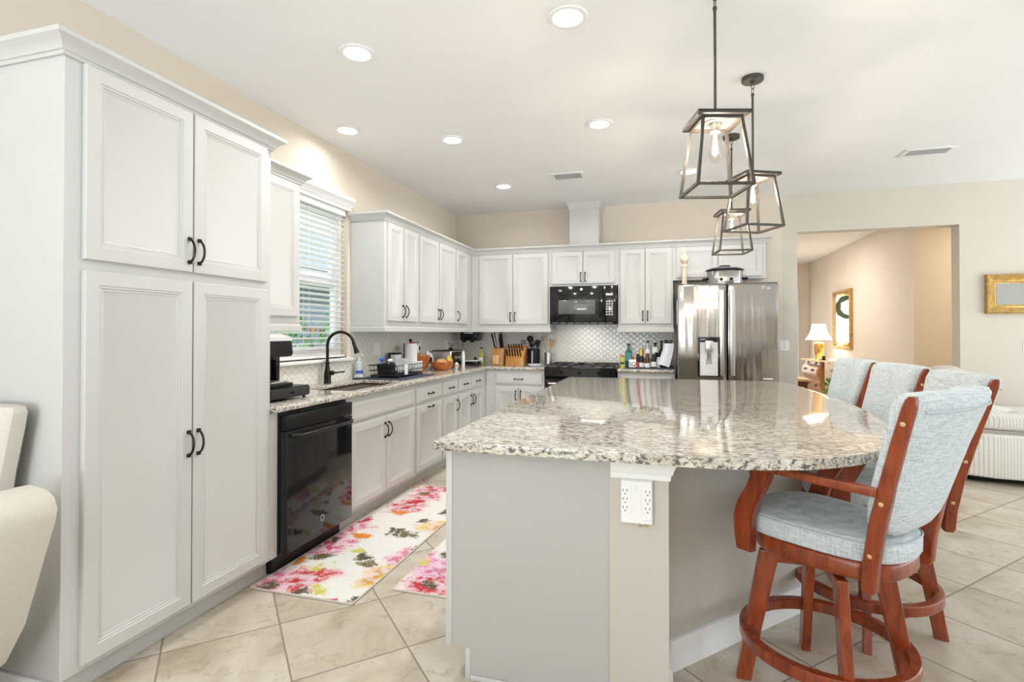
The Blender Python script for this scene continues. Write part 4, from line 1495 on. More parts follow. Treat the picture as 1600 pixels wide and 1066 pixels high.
    obj('piping', b, 'piping', bc)
    return t


stools = [((0.570, 2.176), 138, 42, 'pale blue swivel bar stool nearest the camera, its seat, arm and legs in full view'),
          ((0.885, 2.753), 176, -12, 'pale blue swivel bar stool directly behind the nearest stool, its back top peeking over it'),
          ((0.890, 3.345), 182, 45, 'pale blue swivel bar stool third from the camera along the island'),
          ((0.865, 3.940), 182, 45, 'pale blue swivel bar stool farthest from the camera, beside the island end')]
for (x, y), ang, br, lab in stools:
    st = make_stool(lab)
    finish_stool(st, R(br))
    for ch in st.children_recursive:                  # the seat sits a little behind the swivel axis
        if ch.name.split('.')[0] not in ('leg', 'cross_bearer', 'footrest_ring', 'swivel_plate'):
            ch.data.transform(Matrix.Translation((-0.045, 0, 0)))
    st.location = (x, y, 0)
    st.rotation_euler = (0, 0, R(ang))


# ------------------------------------------------------------------ ceiling lights, vents, pendants
def make_downlight(x, y, label, k=1.0):
    t = thing('recessed_light', label, 'ceiling light', (x, y, CZ), 'recessed ceiling lights')
    b = MB().lathe([(0.070, CZ - 0.0005), (0.098, CZ - 0.0005), (0.100, CZ - 0.004), (0.094, CZ - 0.009), (0.076, CZ - 0.010), (0.070, CZ - 0.006)], (x, y, 0), 36)
    obj('trim_ring', b, 'trimw', t)
    b = MB().lathe([(0.001, CZ - 0.003), (0.0695, CZ - 0.003), (0.0695, CZ - 0.006), (0.001, CZ - 0.0062)], (x, y, 0), 32)
    obj('lens', b, 'lens', t)
    area('downlight_glow', (x, y, CZ - 0.02), (0, 0, 0), 0.13, 0.13, DOWN_W * k, (1.0, 0.98, 0.94), True, 165)
    return t


HALL_W = 44
DOWN_W = 9.0
for x, y, lab in ((-0.44, 2.546, 'round recessed ceiling light at the top of the view, the largest and nearest of them'),
                  (-1.62, 2.555, 'round recessed ceiling light above the pantry doors'),
                  (-2.31, 3.515, 'round recessed ceiling light close to the left wall above the sink window'),
                  (-1.612, 3.92, 'round recessed ceiling light above the walkway, right of the one by the sink window'),
                  (-0.438, 3.92, 'round recessed ceiling light left of the pendant lanterns'),
                  (-1.604, 5.317, 'round recessed ceiling light nearest the inner corner of the wall cabinets'),
                  (0.254, 5.318, 'round recessed ceiling light seen through the nearest pendant lantern')):
    make_downlight(x, y, lab, 0.35 if x < -2 else 1.0)


def make_vent(x0, x1, y0, y1, label):
    t = thing('ceiling_vent', label, 'air vent', ((x0 + x1) / 2, (y0 + y1) / 2, CZ))
    b = MB()
    for q in ((x0, x1, y0, y0 + 0.035), (x0, x1, y1 - 0.035, y1), (x0, x0 + 0.035, y0 + 0.035, y1 - 0.035), (x1 - 0.035, x1, y0 + 0.035, y1 - 0.035)):
        b.box(q[0], q[1], q[2], q[3], CZ - 0.010, CZ - 0.0005, 0.003)
    obj('frame', b, 'trimw', t)
    b = MB()
    k = y0 + 0.045
    while k < y1 - 0.04:
        b.box(x0 + 0.034, x1 - 0.034, -0.009, 0.009, -0.0008, 0.0008, mat=Matrix.Translation((0, k, CZ - 0.008)) @ Matrix.Rotation(R(35), 4, 'X'))
        k += 0.016
    obj('louvers', b, 'greyv', t)


make_vent(-1.05, -0.72, 5.02, 5.25, 'white ceiling air vent in front of the boxed duct')
make_vent(2.00, 2.37, 5.18, 5.39, 'white ceiling air vent on the right, beyond the pendants')


def make_pendant(x, y, rz, label):
    t = thing('pendant_lantern', label, 'pendant light', (0, 0, 0), 'open cage pendant lanterns over the island')
    zt = 2.255
    b = MB().lathe([(0.001, CZ - 0.026), (0.058, CZ - 0.026), (0.0625, CZ - 0.022), (0.0625, CZ - 0.0006), (0.001, CZ - 0.0006)], (0, 0, 0), 32)
    b.lathe([(0.012, CZ - 0.034), (0.012, CZ - 0.0262)], (0, 0, 0), 12)
    obj('canopy', b, 'lantern', t)
    b = MB()
    zr = CZ - 0.052
    for k, (dz, ax) in enumerate(((0, 'x'), (-0.030, 'y'))):
        pts = []
        for i in range(16):
            a = 2 * PI * i / 16
            o_, q = 0.010 * math.cos(a), 0.019 * math.sin(a)
            pts.append(V((o_, 0, zr + dz + q)) if ax == 'x' else V((0, o_, zr + dz + q)))
        b.tube(pts, 0.0022, 6, True)
    obj('chain_link', b, 'lantern', t)
    b = MB()
    b.cyl((0, 0, zt + 0.008), (0, 0, zr - 0.047), 0.0065, n=12)
    b.cyl((0, 0, zr - 0.060), (0, 0, zr - 0.047), 0.009, n=12)
    b.cyl((0, 0, zt + 0.008), (0, 0, zt + 0.03), 0.010, n=12)
    obj('stem', b, 'lantern', t)
    w0 = 0.112
    b = MB()
    b.box(-w0, w0, -w0, w0, zt - 0.002, zt + 0.009, 0.002)
    for sg in (-1, 1):
        b.box(-w0, w0, sg * (w0 - 0.006) - 0.006, sg * (w0 - 0.006) + 0.006, zt - 0.008, zt + 0.0089)
        b.box(sg * (w0 - 0.006) - 0.006, sg * (w0 - 0.006) + 0.006, -w0 + 0.0125, w0 - 0.0125, zt - 0.008, zt + 0.0089)
    top = obj('top_plate', b, 'lantern', t)
    obj('underside', MB().box(-w0 + 0.012, w0 - 0.012, -w0 + 0.012, w0 - 0.012, zt - 0.0055, zt - 0.0022), 'platein', top)
    # cage
    wi_, wo = 0.082, 0.118
    z1, z0 = zt - 0.008, 1.945
    b = MB()
    q = 0.0065
    for sg in (-1, 1):
        b.box(-wi_ - q, wi_ + q, sg * wi_ - q, sg * wi_ + q, z1 - 0.012, z1 + 0.002)
        b.box(sg * wi_ - q, sg * wi_ + q, -wi_ + q, wi_ - q, z1 - 0.012, z1 + 0.002)
    obj('upper_rails', b, 'lantern', t)
    b = MB()
    for sg in (-1, 1):
        b.box(-wo - q, wo + q, sg * wo - q, sg * wo + q, z0 - q, z0 + q, 0.0015, 1)
        b.box(sg * wo - q, sg * wo + q, -wo + q, wo - q, z0 - q, z0 + q)
    obj('lower_rails', b, 'lantern', t)
    for sx_ in (-1, 1):
        for sy_ in (-1, 1):
            b = MB()
            rs = []
            for zz, w in ((z0, wo), (z1 - 0.004, wi_)):
                rs.append([V((sx_ * w + dx_, sy_ * w + dy_, zz)) for dx_, dy_ in ((-q, -q), (q, -q), (q, q), (-q, q))])
            b.rings(rs)
            obj('cage_bar', b, 'lantern', t)
    b = MB().lathe([(0.001, zt - 0.012), (0.050, zt - 0.012), (0.052, zt - 0.0058), (0.001, zt - 0.0058)], (0, 0, 0), 28)
    b.lathe([(0.019, zt - 0.052), (0.022, zt - 0.050), (0.022, zt - 0.0122), (0.019, zt - 0.0122)], (0, 0, 0), 20)
    obj('socket', b, 'steelp', t)
    b = MB().lathe([(0.013, zt - 0.053), (0.017, zt - 0.066), (0.027, zt - 0.105), (0.0315, zt - 0.135), (0.029, zt - 0.158), (0.018, zt - 0.178), (0.006, zt - 0.188), (0.001, zt - 0.189)], (0, 0, 0), 24)
    bl = obj('bulb', b, 'bulbglass', t)
    b = MB()
    for i in range(6):
        a = 2 * PI * i / 6
        b.cyl((0.006 * math.cos(a), 0.006 * math.sin(a), zt - 0.075), (0.013 * math.cos(a), 0.013 * math.sin(a), zt - 0.145), 0.0013, n=6)
    b.cyl((0, 0, zt - 0.155), (0, 0, zt - 0.0535), 0.006, n=8)
    obj('filament', b, 'bulb', bl)
    l = bpy.data.lights.new('pendant_glow', 'POINT')
    l.energy = 11
    l.color = (1.0, 0.89, 0.74)
    l.shadow_soft_size = 0.025
    lo = bpy.data.objects.new('pendant_glow', l)
    COL.objects.link(lo)
    lo.location = (x, y, zt - 0.12)
    t.location = (x, y, 0)
    t.rotation_euler = (0, 0, rz)
    return t


make_pendant(0.232, 2.495, R(15.5), 'dark bronze open lantern pendant nearest the camera, the largest of the three')
make_pendant(0.536, 3.465, R(25), 'dark bronze open lantern pendant on the right, its round canopy in view')
make_pendant(0.533, 4.445, R(8), 'dark bronze open lantern pendant farthest away, the lowest of the three in view')

# ------------------------------------------------------------------ rugs
for x0, x1, y0, y1, lab in ((-2.03, -1.43, 2.23, 4.12, 'long floral runner rug in front of the dishwasher and sink cabinets'),
                            (-1.325, -0.83, 2.415, 3.95, 'floral rug beside the island, its corner peeking out behind the island panel')):
    t = thing('floral_rug', lab, 'rug', ((x0 + x1) / 2, (y0 + y1) / 2, 0))
    obj('pile', MB().box(x0 + 0.008, x1 - 0.008, y0 + 0.008, y1 - 0.008, 0.0008, 0.009), 'rug', t)
    b = MB()
    for q in ((x0, x1, y0, y0 + 0.008), (x0, x1, y1 - 0.008, y1), (x0, x0 + 0.008, y0 + 0.008, y1 - 0.008), (x1 - 0.008, x1, y0 + 0.008, y1 - 0.008)):
        b.box(q[0], q[1], q[2], q[3], 0.0006, 0.0095, 0.002)
    obj('binding', b, 'rugedge', t)

# ------------------------------------------------------------------ things on the left worktop
Z0 = CT1 + 0.0006


def rotbox(b, cx, cy, z0, sx, sy, h, a=0, tilt=0, bev=0.003, axis='Y'):
    mt = Matrix.Translation((cx, cy, z0)) @ Matrix.Rotation(a, 4, 'Z') @ Matrix.Rotation(tilt, 4, axis)
    return b.box(-sx / 2, sx / 2, -sy / 2, sy / 2, 0, h, bev, mat=mt)


pd = thing('coffee_pod_drawer', 'low black wire-fronted drawer box under the coffee maker', 'drawer box', (-2.28, 2.63, CT1))
obj('case', MB().box(-2.455, -2.112, 2.455, 2.805, 0.928, 0.990, 0.003), 'black', pd)
dd = obj('drawer', MB().box(-2.1115, -2.100, 2.462, 2.798, 0.934, 0.984, 0.003), 'blackm', pd)
obj('knob', MB().lathe([(0.004, 0), (0.005, 0.008), (0.010, 0.012), (0.009, 0.018), (0.001, 0.020)], (0, 0, 0), 14).xf(
    Matrix.Translation((-2.0997, 2.63, 0.959)) @ Matrix.Rotation(R(90), 4, 'Y')), 'black', dd)
for xx in (-2.43, -2.13):
    for yy in (2.48, 2.78):
        obj('foot', MB().cyl((xx, yy, Z0), (xx, yy, 0.9278), 0.010, n=12), 'black', pd)
km = thing('coffee_maker', 'black single-cup coffee maker standing on the pod drawer beside the pantry', 'coffee maker', (-2.28, 2.59, 0.990))
b = MB().box(-2.43, -2.135, 2.485, 2.69, 0.9906, 1.014, 0.006)
b.box(-2.42, -2.285, 2.482, 2.692, 1.0145, 1.20, 0.010)
obj('body', b, 'black', km)
b = MB()
b.prism([(-2.425, 1.17), (-2.150, 1.17), (-2.140, 1.19), (-2.150, 1.262), (-2.425, 1.262)], 2.478, 2.698, 'y', 0.010)
obj('brew_head', b, 'black', km)
b = MB()
b.prism([(-2.420, 1.263), (-2.146, 1.263), (-2.150, 1.285), (-2.22, 1.304), (-2.35, 1.306), (-2.420, 1.296)], 2.480, 2.696, 'y', 0.006)
obj('lid', b, 'greyv', km)
obj('water_tank', MB().box(-2.40, -2.26, 2.6925, 2.725, 1.0, 1.25, 0.006), 'gloss', km)
obj('drip_tray', MB().box(-2.275, -2.15, 2.52, 2.66, 1.0145, 1.024, 0.003), 'steelp', km)
obj('nozzle', MB().cyl((-2.21, 2.588, 1.15), (-2.21, 2.588, 1.1695), 0.018, 0.03), 'black', km)

sb = thing('dish_soap_bottle', 'clear pump soap bottle with a blue label at the right end of the sink', 'soap bottle', (-2.535, 4.045, CT1))
obj('bottle', MB().lathe([(0.027, Z0), (0.030, Z0 + 0.006), (0.030, 1.035), (0.026, 1.055), (0.012, 1.066), (0.012, 1.074)], (-2.535, 4.045, 0)), 'clear', sb)
obj('label', MB().lathe([(0.0302, 0.960), (0.0308, 0.961), (0.0308, 0.984), (0.0302, 0.985)], (-2.535, 4.045, 0)), 'blue', sb)
b = MB().cyl((-2.535, 4.045, 1.0745), (-2.535, 4.045, 1.092), 0.013)
b.tube([(-2.535, 4.045, 1.09), (-2.535, 4.045, 1.115), (-2.515, 4.045, 1.120), (-2.49, 4.045, 1.112)], 0.005, 8)
obj('pump', b, 'plastw', sb)
st_ = thing('sponge_tray', 'small navy tray holding a pale green sponge behind the sink', 'sponge tray', (-2.495, 3.975, CT1))
b = MB().box(-2.54, -2.452, 3.945, 4.005, Z0, 0.926, 0.004)
obj('tray', b, 'navy', st_)
sg = tag(obj('sponge', MB().box(-2.53, -2.462, 3.952, 3.998, 0.9265, 0.950, 0.008), 'clear'), 'pale sponge lying on the navy tray behind the sink', 'sponge')

mt_ = tag(obj('drying_mat', MB().box(-2.50, -2.075, 3.962, 4.60, Z0, 0.922, 0.003), 'navy'), 'dark navy drying mat under the black dish rack', 'mat')
dk = thing('dish_rack', 'black wire dish rack on the navy drying mat', 'dish rack', (-2.29, 4.29, 0.9225))
X0, X1, Y0, Y1 = -2.44, -2.15, 4.03, 4.55
b = MB()
for zz, ins in ((0.945, 0.012), (0.985, 0.004), (1.030, 0.0)):
    b.tube([(X0 + ins, Y0 + ins, zz), (X1 - ins, Y0 + ins, zz), (X1 - ins, Y1 - ins, zz), (X0 + ins, Y1 - ins, zz)], 0.0032, 6, True)
for k in range(9):
    yy = Y0 + 0.03 + k * (Y1 - Y0 - 0.06) / 8
    b.tube([(X0 + 0.002, yy, 1.030), (X0 + 0.012, yy, 0.945), (X1 - 0.012, yy, 0.945), (X1 - 0.002, yy, 1.030)], 0.0022, 6)
obj('wire_frame', b, 'blackm', dk)
for xx in (X0 + 0.015, X1 - 0.015):
    for yy in (Y0 + 0.04, Y1 - 0.04):
        obj('foot', MB().cyl((xx, yy, 0.9228), (xx, yy, 0.946), 0.007, n=10), 'black', dk)
obj('tray', MB().box(X0 + 0.02, X1 - 0.02, Y0 + 0.02, Y1 - 0.02, 0.9335, 0.9395, 0.002), 'black', dk)
cd = thing('utensil_caddy', 'black utensil caddy at the left end of the dish rack', 'caddy', (-2.30, 4.075, 0.95))
b = MB()
b.loops(V((-2.36, 4.045, 0)), (1, 0, 0), (0, 0, 1), 0.13, 0.075, [(0.004, 0.950), (0, 1.042), (0.003, 1.043), (0.006, 1.040), (0.009, 0.956)], vd=(0, 1, 0))
obj('box', b, 'black', cd)
b = MB().tube([(-2.33, 4.08, 0.96), (-2.33, 4.078, 1.06), (-2.332, 4.076, 1.075)], [0.006, 0.006, 0.004], 8)
b.sphere((-2.333, 4.075, 1.082), 0.022, (0.8, 1, 1))
tag(obj('dish_brush', b, 'blue'), 'blue dish brush standing in the black utensil caddy', 'brush')
b = MB().tube([(-2.29, 4.085, 0.96), (-2.27, 4.09, 1.06)], 0.005, 8)
b.sphere((-2.262, 4.095, 1.073), 0.026, (0.7, 1.5, 0.55))
tag(obj('white_ladle', b, 'plastw'), 'white plastic ladle leaning out of the utensil caddy', 'ladle')
b = MB()
for k in range(9):
    z0_, z1_ = 0.948 + k * 0.0095, 0.948 + (k + 1) * 0.0095
    b.mi = k % 2
    b.box(-2.1485, -2.1455, 4.14, 4.20, z0_, z1_)
tag(obj('dish_cloth', b, ['paper', 'greyv']), 'small striped dish cloth hanging on the front of the dish rack', 'cloth')
for k in range(6):
    b = MB().lathe([(0.001, 0), (0.035, 0.0), (0.062, 0.010), (0.064, 0.012), (0.036, 0.004), (0.001, 0.003)], (0, 0, 0), 24)
    b.xf(Matrix.Translation((-2.30 + 0.005 * (k % 2), 4.352 + k * 0.024, 1.012)) @ Matrix.Rotation(R(80), 4, 'X'))
    tag(obj('plate', b, 'paper' if k % 2 else 'clear'), 'pale plate standing upright in the right half of the dish rack', 'plate', 'plates in the dish rack')
b = MB()
rotbox(b, -2.235, 4.522, 0.951, 0.15, 0.008, 0.095, 0, 0)
tag(obj('cutting_board', b, 'plastw'), 'white cutting board standing at the right end of the dish rack', 'cutting board')
cup = thing('black_mug', 'black mug upside down in the dish rack behind the striped cloth', 'mug', (-2.33, 4.24, 0.95))
obj('cup', MB().lathe([(0.036, 0.951), (0.036, 1.035), (0.030, 1.040), (0.001, 1.040)], (-2.33, 4.24, 0), 20), 'black', cup)
obj('handle', MB().tube([(-2.294, 4.24, 0.965), (-2.272, 4.24, 0.975), (-2.270, 4.24, 1.0), (-2.294, 4.24, 1.018)], 0.005, 8), 'black', cup)

pc = thing('water_pitcher', 'clear water filter pitcher with a black lid and handle behind the dish rack', 'pitcher', (-2.53, 4.66, CT1))
b = MB()
rs = []
for zz, k in ((Z0, 0.92), (Z0 + 0.004, 0.96), (1.05, 1.0), (1.098, 1.02)):
    rs.append([V((-2.52 + x * k, 4.68 + y * k - 0.02, zz)) for x, y in super_ring(0.048, 0.075, 24, 3)])
b.rings(rs)
obj('jug', b, 'clear', pc)
b = MB()
rs = []
for zz, k in ((1.0985, 1.02), (1.112, 1.02), (1.118, 0.95)):
    rs.append([V((-2.52 + x * k, 4.68 + y * k - 0.02, zz)) for x, y in super_ring(0.048, 0.075, 24, 3)])
b.rings(rs)
obj('lid', b, 'black', pc)
b = MB().tube([(-2.52, 4.592, 1.108), (-2.52, 4.555, 1.106), (-2.52, 4.548, 1.08), (-2.52, 4.548, 1.00), (-2.52, 4.584, 0.985)], 0.010, 10)
obj('handle', b, 'black', pc)

pt_ = thing('paper_towel_roll', 'white paper towel roll on a holder with a red tip behind the dish rack', 'paper towel', (-2.435, 4.82, CT1))
obj('roll', MB().lathe([(0.02, 0.925), (0.066, 0.925), (0.067, 0.927), (0.067, 1.203), (0.066, 1.205), (0.02, 1.205)], (-2.435, 4.82, 0), 32), 'paper', pt_)
obj('base', MB().lathe([(0.075, Z0), (0.078, Z0 + 0.003), (0.076, 0.9245), (0.01, 0.9247)], (-2.435, 4.82, 0), 28), 'black', pt_)
b = MB().cyl((-2.435, 4.82, 1.2055), (-2.435, 4.82, 1.222), 0.008)
b.sphere((-2.435, 4.82, 1.235), 0.017)
obj('knob', b, 'black', pt_)
b = MB().tube([(-2.435, 4.835, 1.208), (-2.43, 4.87, 1.214), (-2.42, 4.90, 1.208)], [0.006, 0.009, 0.005], 8)
obj('tip', b, 'red', pt_)
b = MB().cyl((-2.472, 4.75, 0.9246), (-2.472, 4.75, 1.21), 0.005, n=8)
obj('side_arm', b, 'blackm', pt_)


def bowl(name, c, r, h, mat, label, cat='bowl'):
    return tag(obj(name, MB().lathe([(r * .55, 0), (r * .6, 0.004), (r * .85, h * .45), (r, h), (r * .97, h + 0.003), (r * .94, h), (r * .78, h * .45), (r * .5, 0.012), (0.001, 0.010)],
                   (c[0], c[1], Z0), 32), mat), label, cat)


bowl('fruit_bowl', (-2.245, 5.16), 0.118, 0.088, 'copper', 'orange glazed bowl nearest the worktop edge, beside the white cutting board')
bowl('bread_basket', (-2.46, 5.065), 0.12, 0.155, 'copper', 'tall copper-orange bowl behind the smaller orange bowl')
b = MB().sphere((-2.245, 5.15, 1.000), 0.062, (0.95, 1.2, 0.62))
tag(obj('bread_roll', b, 'tan'), 'tan bread roll lying in the front orange bowl', 'bread')
b = MB().sphere((-2.452, 5.072, 1.070), 0.062, (0.9, 1.1, 0.45))
tag(obj('bread_loaf', b, 'tan'), 'bread loaf in the tall copper bowl', 'bread')
b = MB()
rotbox(b, -2.47, 5.045, 1.125, 0.055, 0.125, 0.075, R(8), R(30), 0.006, 'X')
bx_ = tag(obj('snack_box', b, 'paper'), 'white snack box tilted on top of the copper bowl', 'box')
b = MB()
rotbox(b, -2.4405, 5.047, 1.135, 0.002, 0.05, 0.04, R(8), R(30), 0.0, 'X')
obj('printed_panel', b, 'black', bx_)


def bag(c, sx, sy, sz, mats, seed, label, name='snack_bag', rz=0.0):
    rnd = random.Random(seed)
    b = MB()
    n, m = 18, 9
    rs = []
    for k in range(m + 1):
        t = k / m
        w = (0.55 + 0.45 * math.sin(PI * min(1, t * 1.05 + 0.02)) ** 0.6)
        th = max(0.06, math.sin(PI * (0.08 + 0.86 * t)))
        rs.append([V((x * sx * th, y * sy * w, t * sz)) * rnd.uniform(0.97, 1.03) for x, y in super_ring(1, 1, n, 2.2)])
    b.rings(rs)
    for f in b.bm.faces:
        f.material_index = (int(f.calc_center_median().z / sz * 3.2) + (1 if f.calc_center_median().y > 0 else 0)) % len(mats)
    b.xf(Matrix.Translation(c) @ Matrix.Rotation(rz, 4, 'Z'))
    return tag(obj(name, b, mats), label, 'bag')


bag((-2.44, 5.26, Z0), 0.045, 0.075, 0.200, ['paper', 'black', 'cloth'], 5, 'white snack bag with black print standing behind the orange bowl')
bag((-2.235, 5.345, Z0), 0.035, 0.060, 0.150, ['tan', 'orange', 'yellow'], 8, 'orange and yellow snack bag leaning beside the front orange bowl')
bag((-2.17, 5.40, Z0), 0.022, 0.030, 0.075, ['paper', 'tan'], 12, 'small pale crumpled wrapper in front of the orange snack bag', 'wrapper')

tq = thing('toaster_oven', 'dark steel toaster in the inner corner of the worktop', 'toaster', (-2.40, 5.66, CT1))
obj('case', MB().box(-2.52, -2.27, 5.49, 5.86, 0.924, 1.105, 0.014, 3), 'steelp', tq)
obj('top', MB().box(-2.51, -2.28, 5.50, 5.85, 1.1052, 1.113, 0.003), 'black', tq)
obj('front_panel', MB().box(-2.2698, -2.264, 5.505, 5.845, 0.935, 1.095, 0.004), 'gloss', tq)
for yy in (5.60, 5.70, 5.80):
    obj('knob', MB().cyl((-2.2638, yy, 1.03), (-2.245, yy, 1.03), 0.016, 0.014), 'steelp', tq)
for xx in (-2.49, -2.30):
    for yy in (5.52, 5.83):
        obj('foot', MB().cyl((xx, yy, Z0), (xx, yy, 0.9238), 0.012, n=12), 'black', tq)
b = MB().lathe([(0.020, Z0), (0.021, Z0 + 0.004), (0.020, 1.04), (0.016, 1.08), (0.011, 1.10), (0.001, 1.104)], (-2.195, 5.665, 0), 20)
tag(obj('white_shaker', b, 'plastw'), 'slim white bottle standing in front of the toaster', 'bottle')
tg = thing('toast_tongs_jar', 'small black jar of tools on top of the toaster', 'jar', (-2.40, 5.79, 1.1135))
obj('jar', MB().lathe([(0.022, 1.1136), (0.026, 1.12), (0.022, 1.135), (0.001, 1.137)], (-2.40, 5.79, 0), 16), 'black', tg)
obj('handle', MB().tube([(-2.40, 5.80, 1.135), (-2.385, 5.825, 1.185)], 0.0035, 6), 'black', tg)
b = MB().lathe([(0.05, 0), (0.052, 0.004), (0.052, 0.13), (0.046, 0.138), (0.001, 0.139)], (-2.40, 6.0, Z0), 24)
tag(obj('copper_canister', b, 'copper'), 'copper canister standing between the toaster and the glass dish', 'canister')
b = MB().box(-2.37, -2.15, 6.02, 6.20, Z0, 0.962, 0.012)
gd = tag(obj('lidded_dish', b, 'gloss'), 'low black lidded dish near the worktop corner', 'dish')
obj('lid', MB().box(-2.365, -2.155, 6.025, 6.195, 0.9622, 0.975, 0.005), 'clear', gd)
b = MB().lathe([(0.022, 0), (0.024, 0.003), (0.024, 0.055), (0.016, 0.065), (0.016, 0.085), (0.001, 0.086)], (-2.30, 6.36, Z0), 18)
tag(obj('spice_jar', b, 'brownb'), 'small brown spice jar behind the oil bottle', 'jar')
ob = thing('oil_bottle', 'square olive oil bottle with a dark cap left of the knife blocks', 'bottle', (-2.185, 6.28, CT1))
b = MB()
rs = []
for zz, k in ((Z0, 0.95), (Z0 + 0.004, 1), (1.03, 1), (1.055, 0.7), (1.07, 0.42), (1.11, 0.38)):
    rs.append([V((-2.185 + x * k, 6.28 + y * k, zz)) for x, y in super_ring(0.033, 0.033, 20, 4)])
b.rings(rs)
obj('glass', b, 'oil', ob)
obj('label', MB().box(-2.21, -2.16, 6.2455, 6.2468, 0.935, 1.0), 'paper', ob)
obj('cap', MB().cyl((-2.185, 6.28, 1.1105), (-2.185, 6.28, 1.132), 0.015, n=14), 'black', ob)
co = thing('under_cabinet_can_opener', 'black can opener mounted under the corner wall cabinet', 'can opener', (-2.34, 6.30, 1.20))
b = MB().box(-2.455, -2.225, 6.22, 6.42, 1.215, 1.3655, 0.012)
obj('case', b, 'black', co)
b = MB()
for xx in (-2.395, -2.285):
    b.cyl((xx, 6.217, 1.222), (xx, 6.205, 1.222), 0.032, 0.030)
obj('dials', b, 'black', co)
obj('trim_plate', MB().box(-2.40, -2.28, 6.212, 6.2195, 1.30, 1.325, 0.002), 'steelp', co)
obj('lever', MB().tube([(-2.42, 6.23, 1.214), (-2.42, 6.22, 1.15), (-2.41, 6.215, 1.13)], 0.004, 6), 'black', co)

# ------------------------------------------------------------------ knife blocks, crocks
kb = thing('knife_block', 'tall honey-coloured knife block holding black handled knives', 'knife block', (-1.95, 6.26, CT1))
b = MB()
b.prism([(6.185, Z0), (6.34, Z0), (6.365, 1.135), (6.205, 1.115)], -2.025, -1.872, 'x', 0.003)
obj('block', b, 'oak', kb)
obj('front_board', MB().box(-2.005, -1.925, 6.175, 6.1845, 0.922, 1.035, 0.002), 'beech', kb)
rnd = random.Random(4)
for k, (dx_, dy_, ln, m_) in enumerate(((-0.055, 0.02, .18, 'black'), (-0.03, 0.06, .19, 'black'), (-0.01, 0.03, .20, 'greyv'), (0.02, 0.08, .16, 'black'), (0.045, 0.04, .20, 'black'), (0.03, 0.0, .12, 'black'))):
    x0, y0 = -1.945 + dx_, 6.235 + dy_
    zt = 1.118 + (y0 - 6.205) * 0.125
    lean = (-0.03 + 0.004 * k, -0.045)
    kn = thing('kitchen_knife', 'black handled knife in the tall knife block', 'knife', (x0, y0, zt), 'knives in the tall knife block')
    if m_ != 'black':
        kn['label'] = 'silver handled knife in the tall knife block'
        del kn['group']
    b = MB()
    t_ = V((lean[0], lean[1], ln))
    p0 = V((x0, y0, zt + 0.003))
    rs = []
    for q, wd in ((0, 0.010), (.2, 0.013), (.6, 0.011), (.92, 0.014), (1, 0.010)):
        c_ = p0 + t_ * q
        rs.append([c_ + V((-0.007, -wd, 0)), c_ + V((0.007, -wd, 0)), c_ + V((0.007, wd, 0)), c_ + V((-0.007, wd, 0))])
    b.rings(rs)
    obj('handle', b, m_, kn)
    b = MB()
    b.cyl(p0 + t_ * 1.001, p0 + t_ * 1.03, 0.008, n=10)
    obj('pommel', b, 'steelp', kn)
kb = thing('steak_knife_block', 'low honey-coloured knife block packed with steak knives', 'knife block', (-1.72, 6.24, CT1))
b = MB()
b.prism([(6.125, Z0), (6.33, Z0), (6.36, 1.13), (6.30, 1.155), (6.125, 1.005)], -1.825, -1.600, 'x', 0.003)
obj('block', b, 'oak', kb)
for k in range(12):
    row, col = divmod(k, 6)
    x0 = -1.805 + col * 0.033 + 0.004 * row
    y0 = 6.155 + row * 0.075
    zt = 1.005 + (y0 - 6.125) * 0.857
    kn = thing('steak_knife', 'black handled steak knife in the low knife block', 'knife', (x0, y0, zt), 'steak knives in the low knife block')
    n_ = V((0.004 * (col - 2.5) / 2.5, -0.65, 0.76)).normalized()
    p0 = V((x0, y0, zt)) + n_ * 0.002
    rs = []
    for q, wd in ((0, 0.008), (.03, 0.010), (.085, 0.009), (.10, 0.012), (.106, 0.008)):
        c_ = p0 + n_ * q
        rs.append([c_ + V((-0.006, -wd * .6, -wd * .5)), c_ + V((0.006, -wd * .6, -wd * .5)), c_ + V((0.006, wd * .6, wd * .5)), c_ + V((-0.006, wd * .6, wd * .5))])
    obj('handle', MB().rings(rs), 'black', kn)
    obj('bolster', MB().cyl(p0 + n_ * 0.1065, p0 + n_ * 0.112, 0.006, n=8), 'steelp', kn)
for dx_, sd in ((-0.0, 1), (0.03, 1)):
    pass
sc_ = thing('kitchen_scissors', 'black scissors standing in the right end of the low knife block', 'scissors', (-1.635, 6.29, 1.155))
b = MB()
for sg in (-1, 1):
    c_ = V((-1.638 + sg * 0.014, 6.285, 1.195))
    b.tube([c_ + V((0.014 * math.cos(a), -0.01 * math.sin(a), 0.026 * math.sin(a))) for a in [2 * PI * i / 14 for i in range(14)]], 0.004, 6, True)
obj('handles', b, 'black', sc_)
obj('blade', MB().box(-1.645, -1.631, 6.285, 6.288, 1.145, 1.172), 'steelp', sc_)


def crock(name, c, r, h, mat, label):
    t = thing(name, label, 'utensil crock', (c[0], c[1], CT1))
    b = MB().lathe([(r * .9, Z0), (r * .95, Z0 + 0.003), (r, Z0 + h), (r * .97, Z0 + h + 0.002), (r * .93, Z0 + h), (r * .86, Z0 + 0.012), (0.001, Z0 + 0.01)], (c[0], c[1], 0), 28)
    obj('pot', b, mat, t)
    return t


bk = crock('utensil_crock', (-1.515, 6.30), 0.078, 0.20, 'black', 'black utensil crock of black cooking tools right of the knife blocks')
b = MB()
for k in range(9):
    b.box(-1.523, -1.507, 6.2205, 6.2225, 0.95 + k * 0.016, 0.96 + k * 0.016)
obj('printed_name', b, 'greyv', bk)


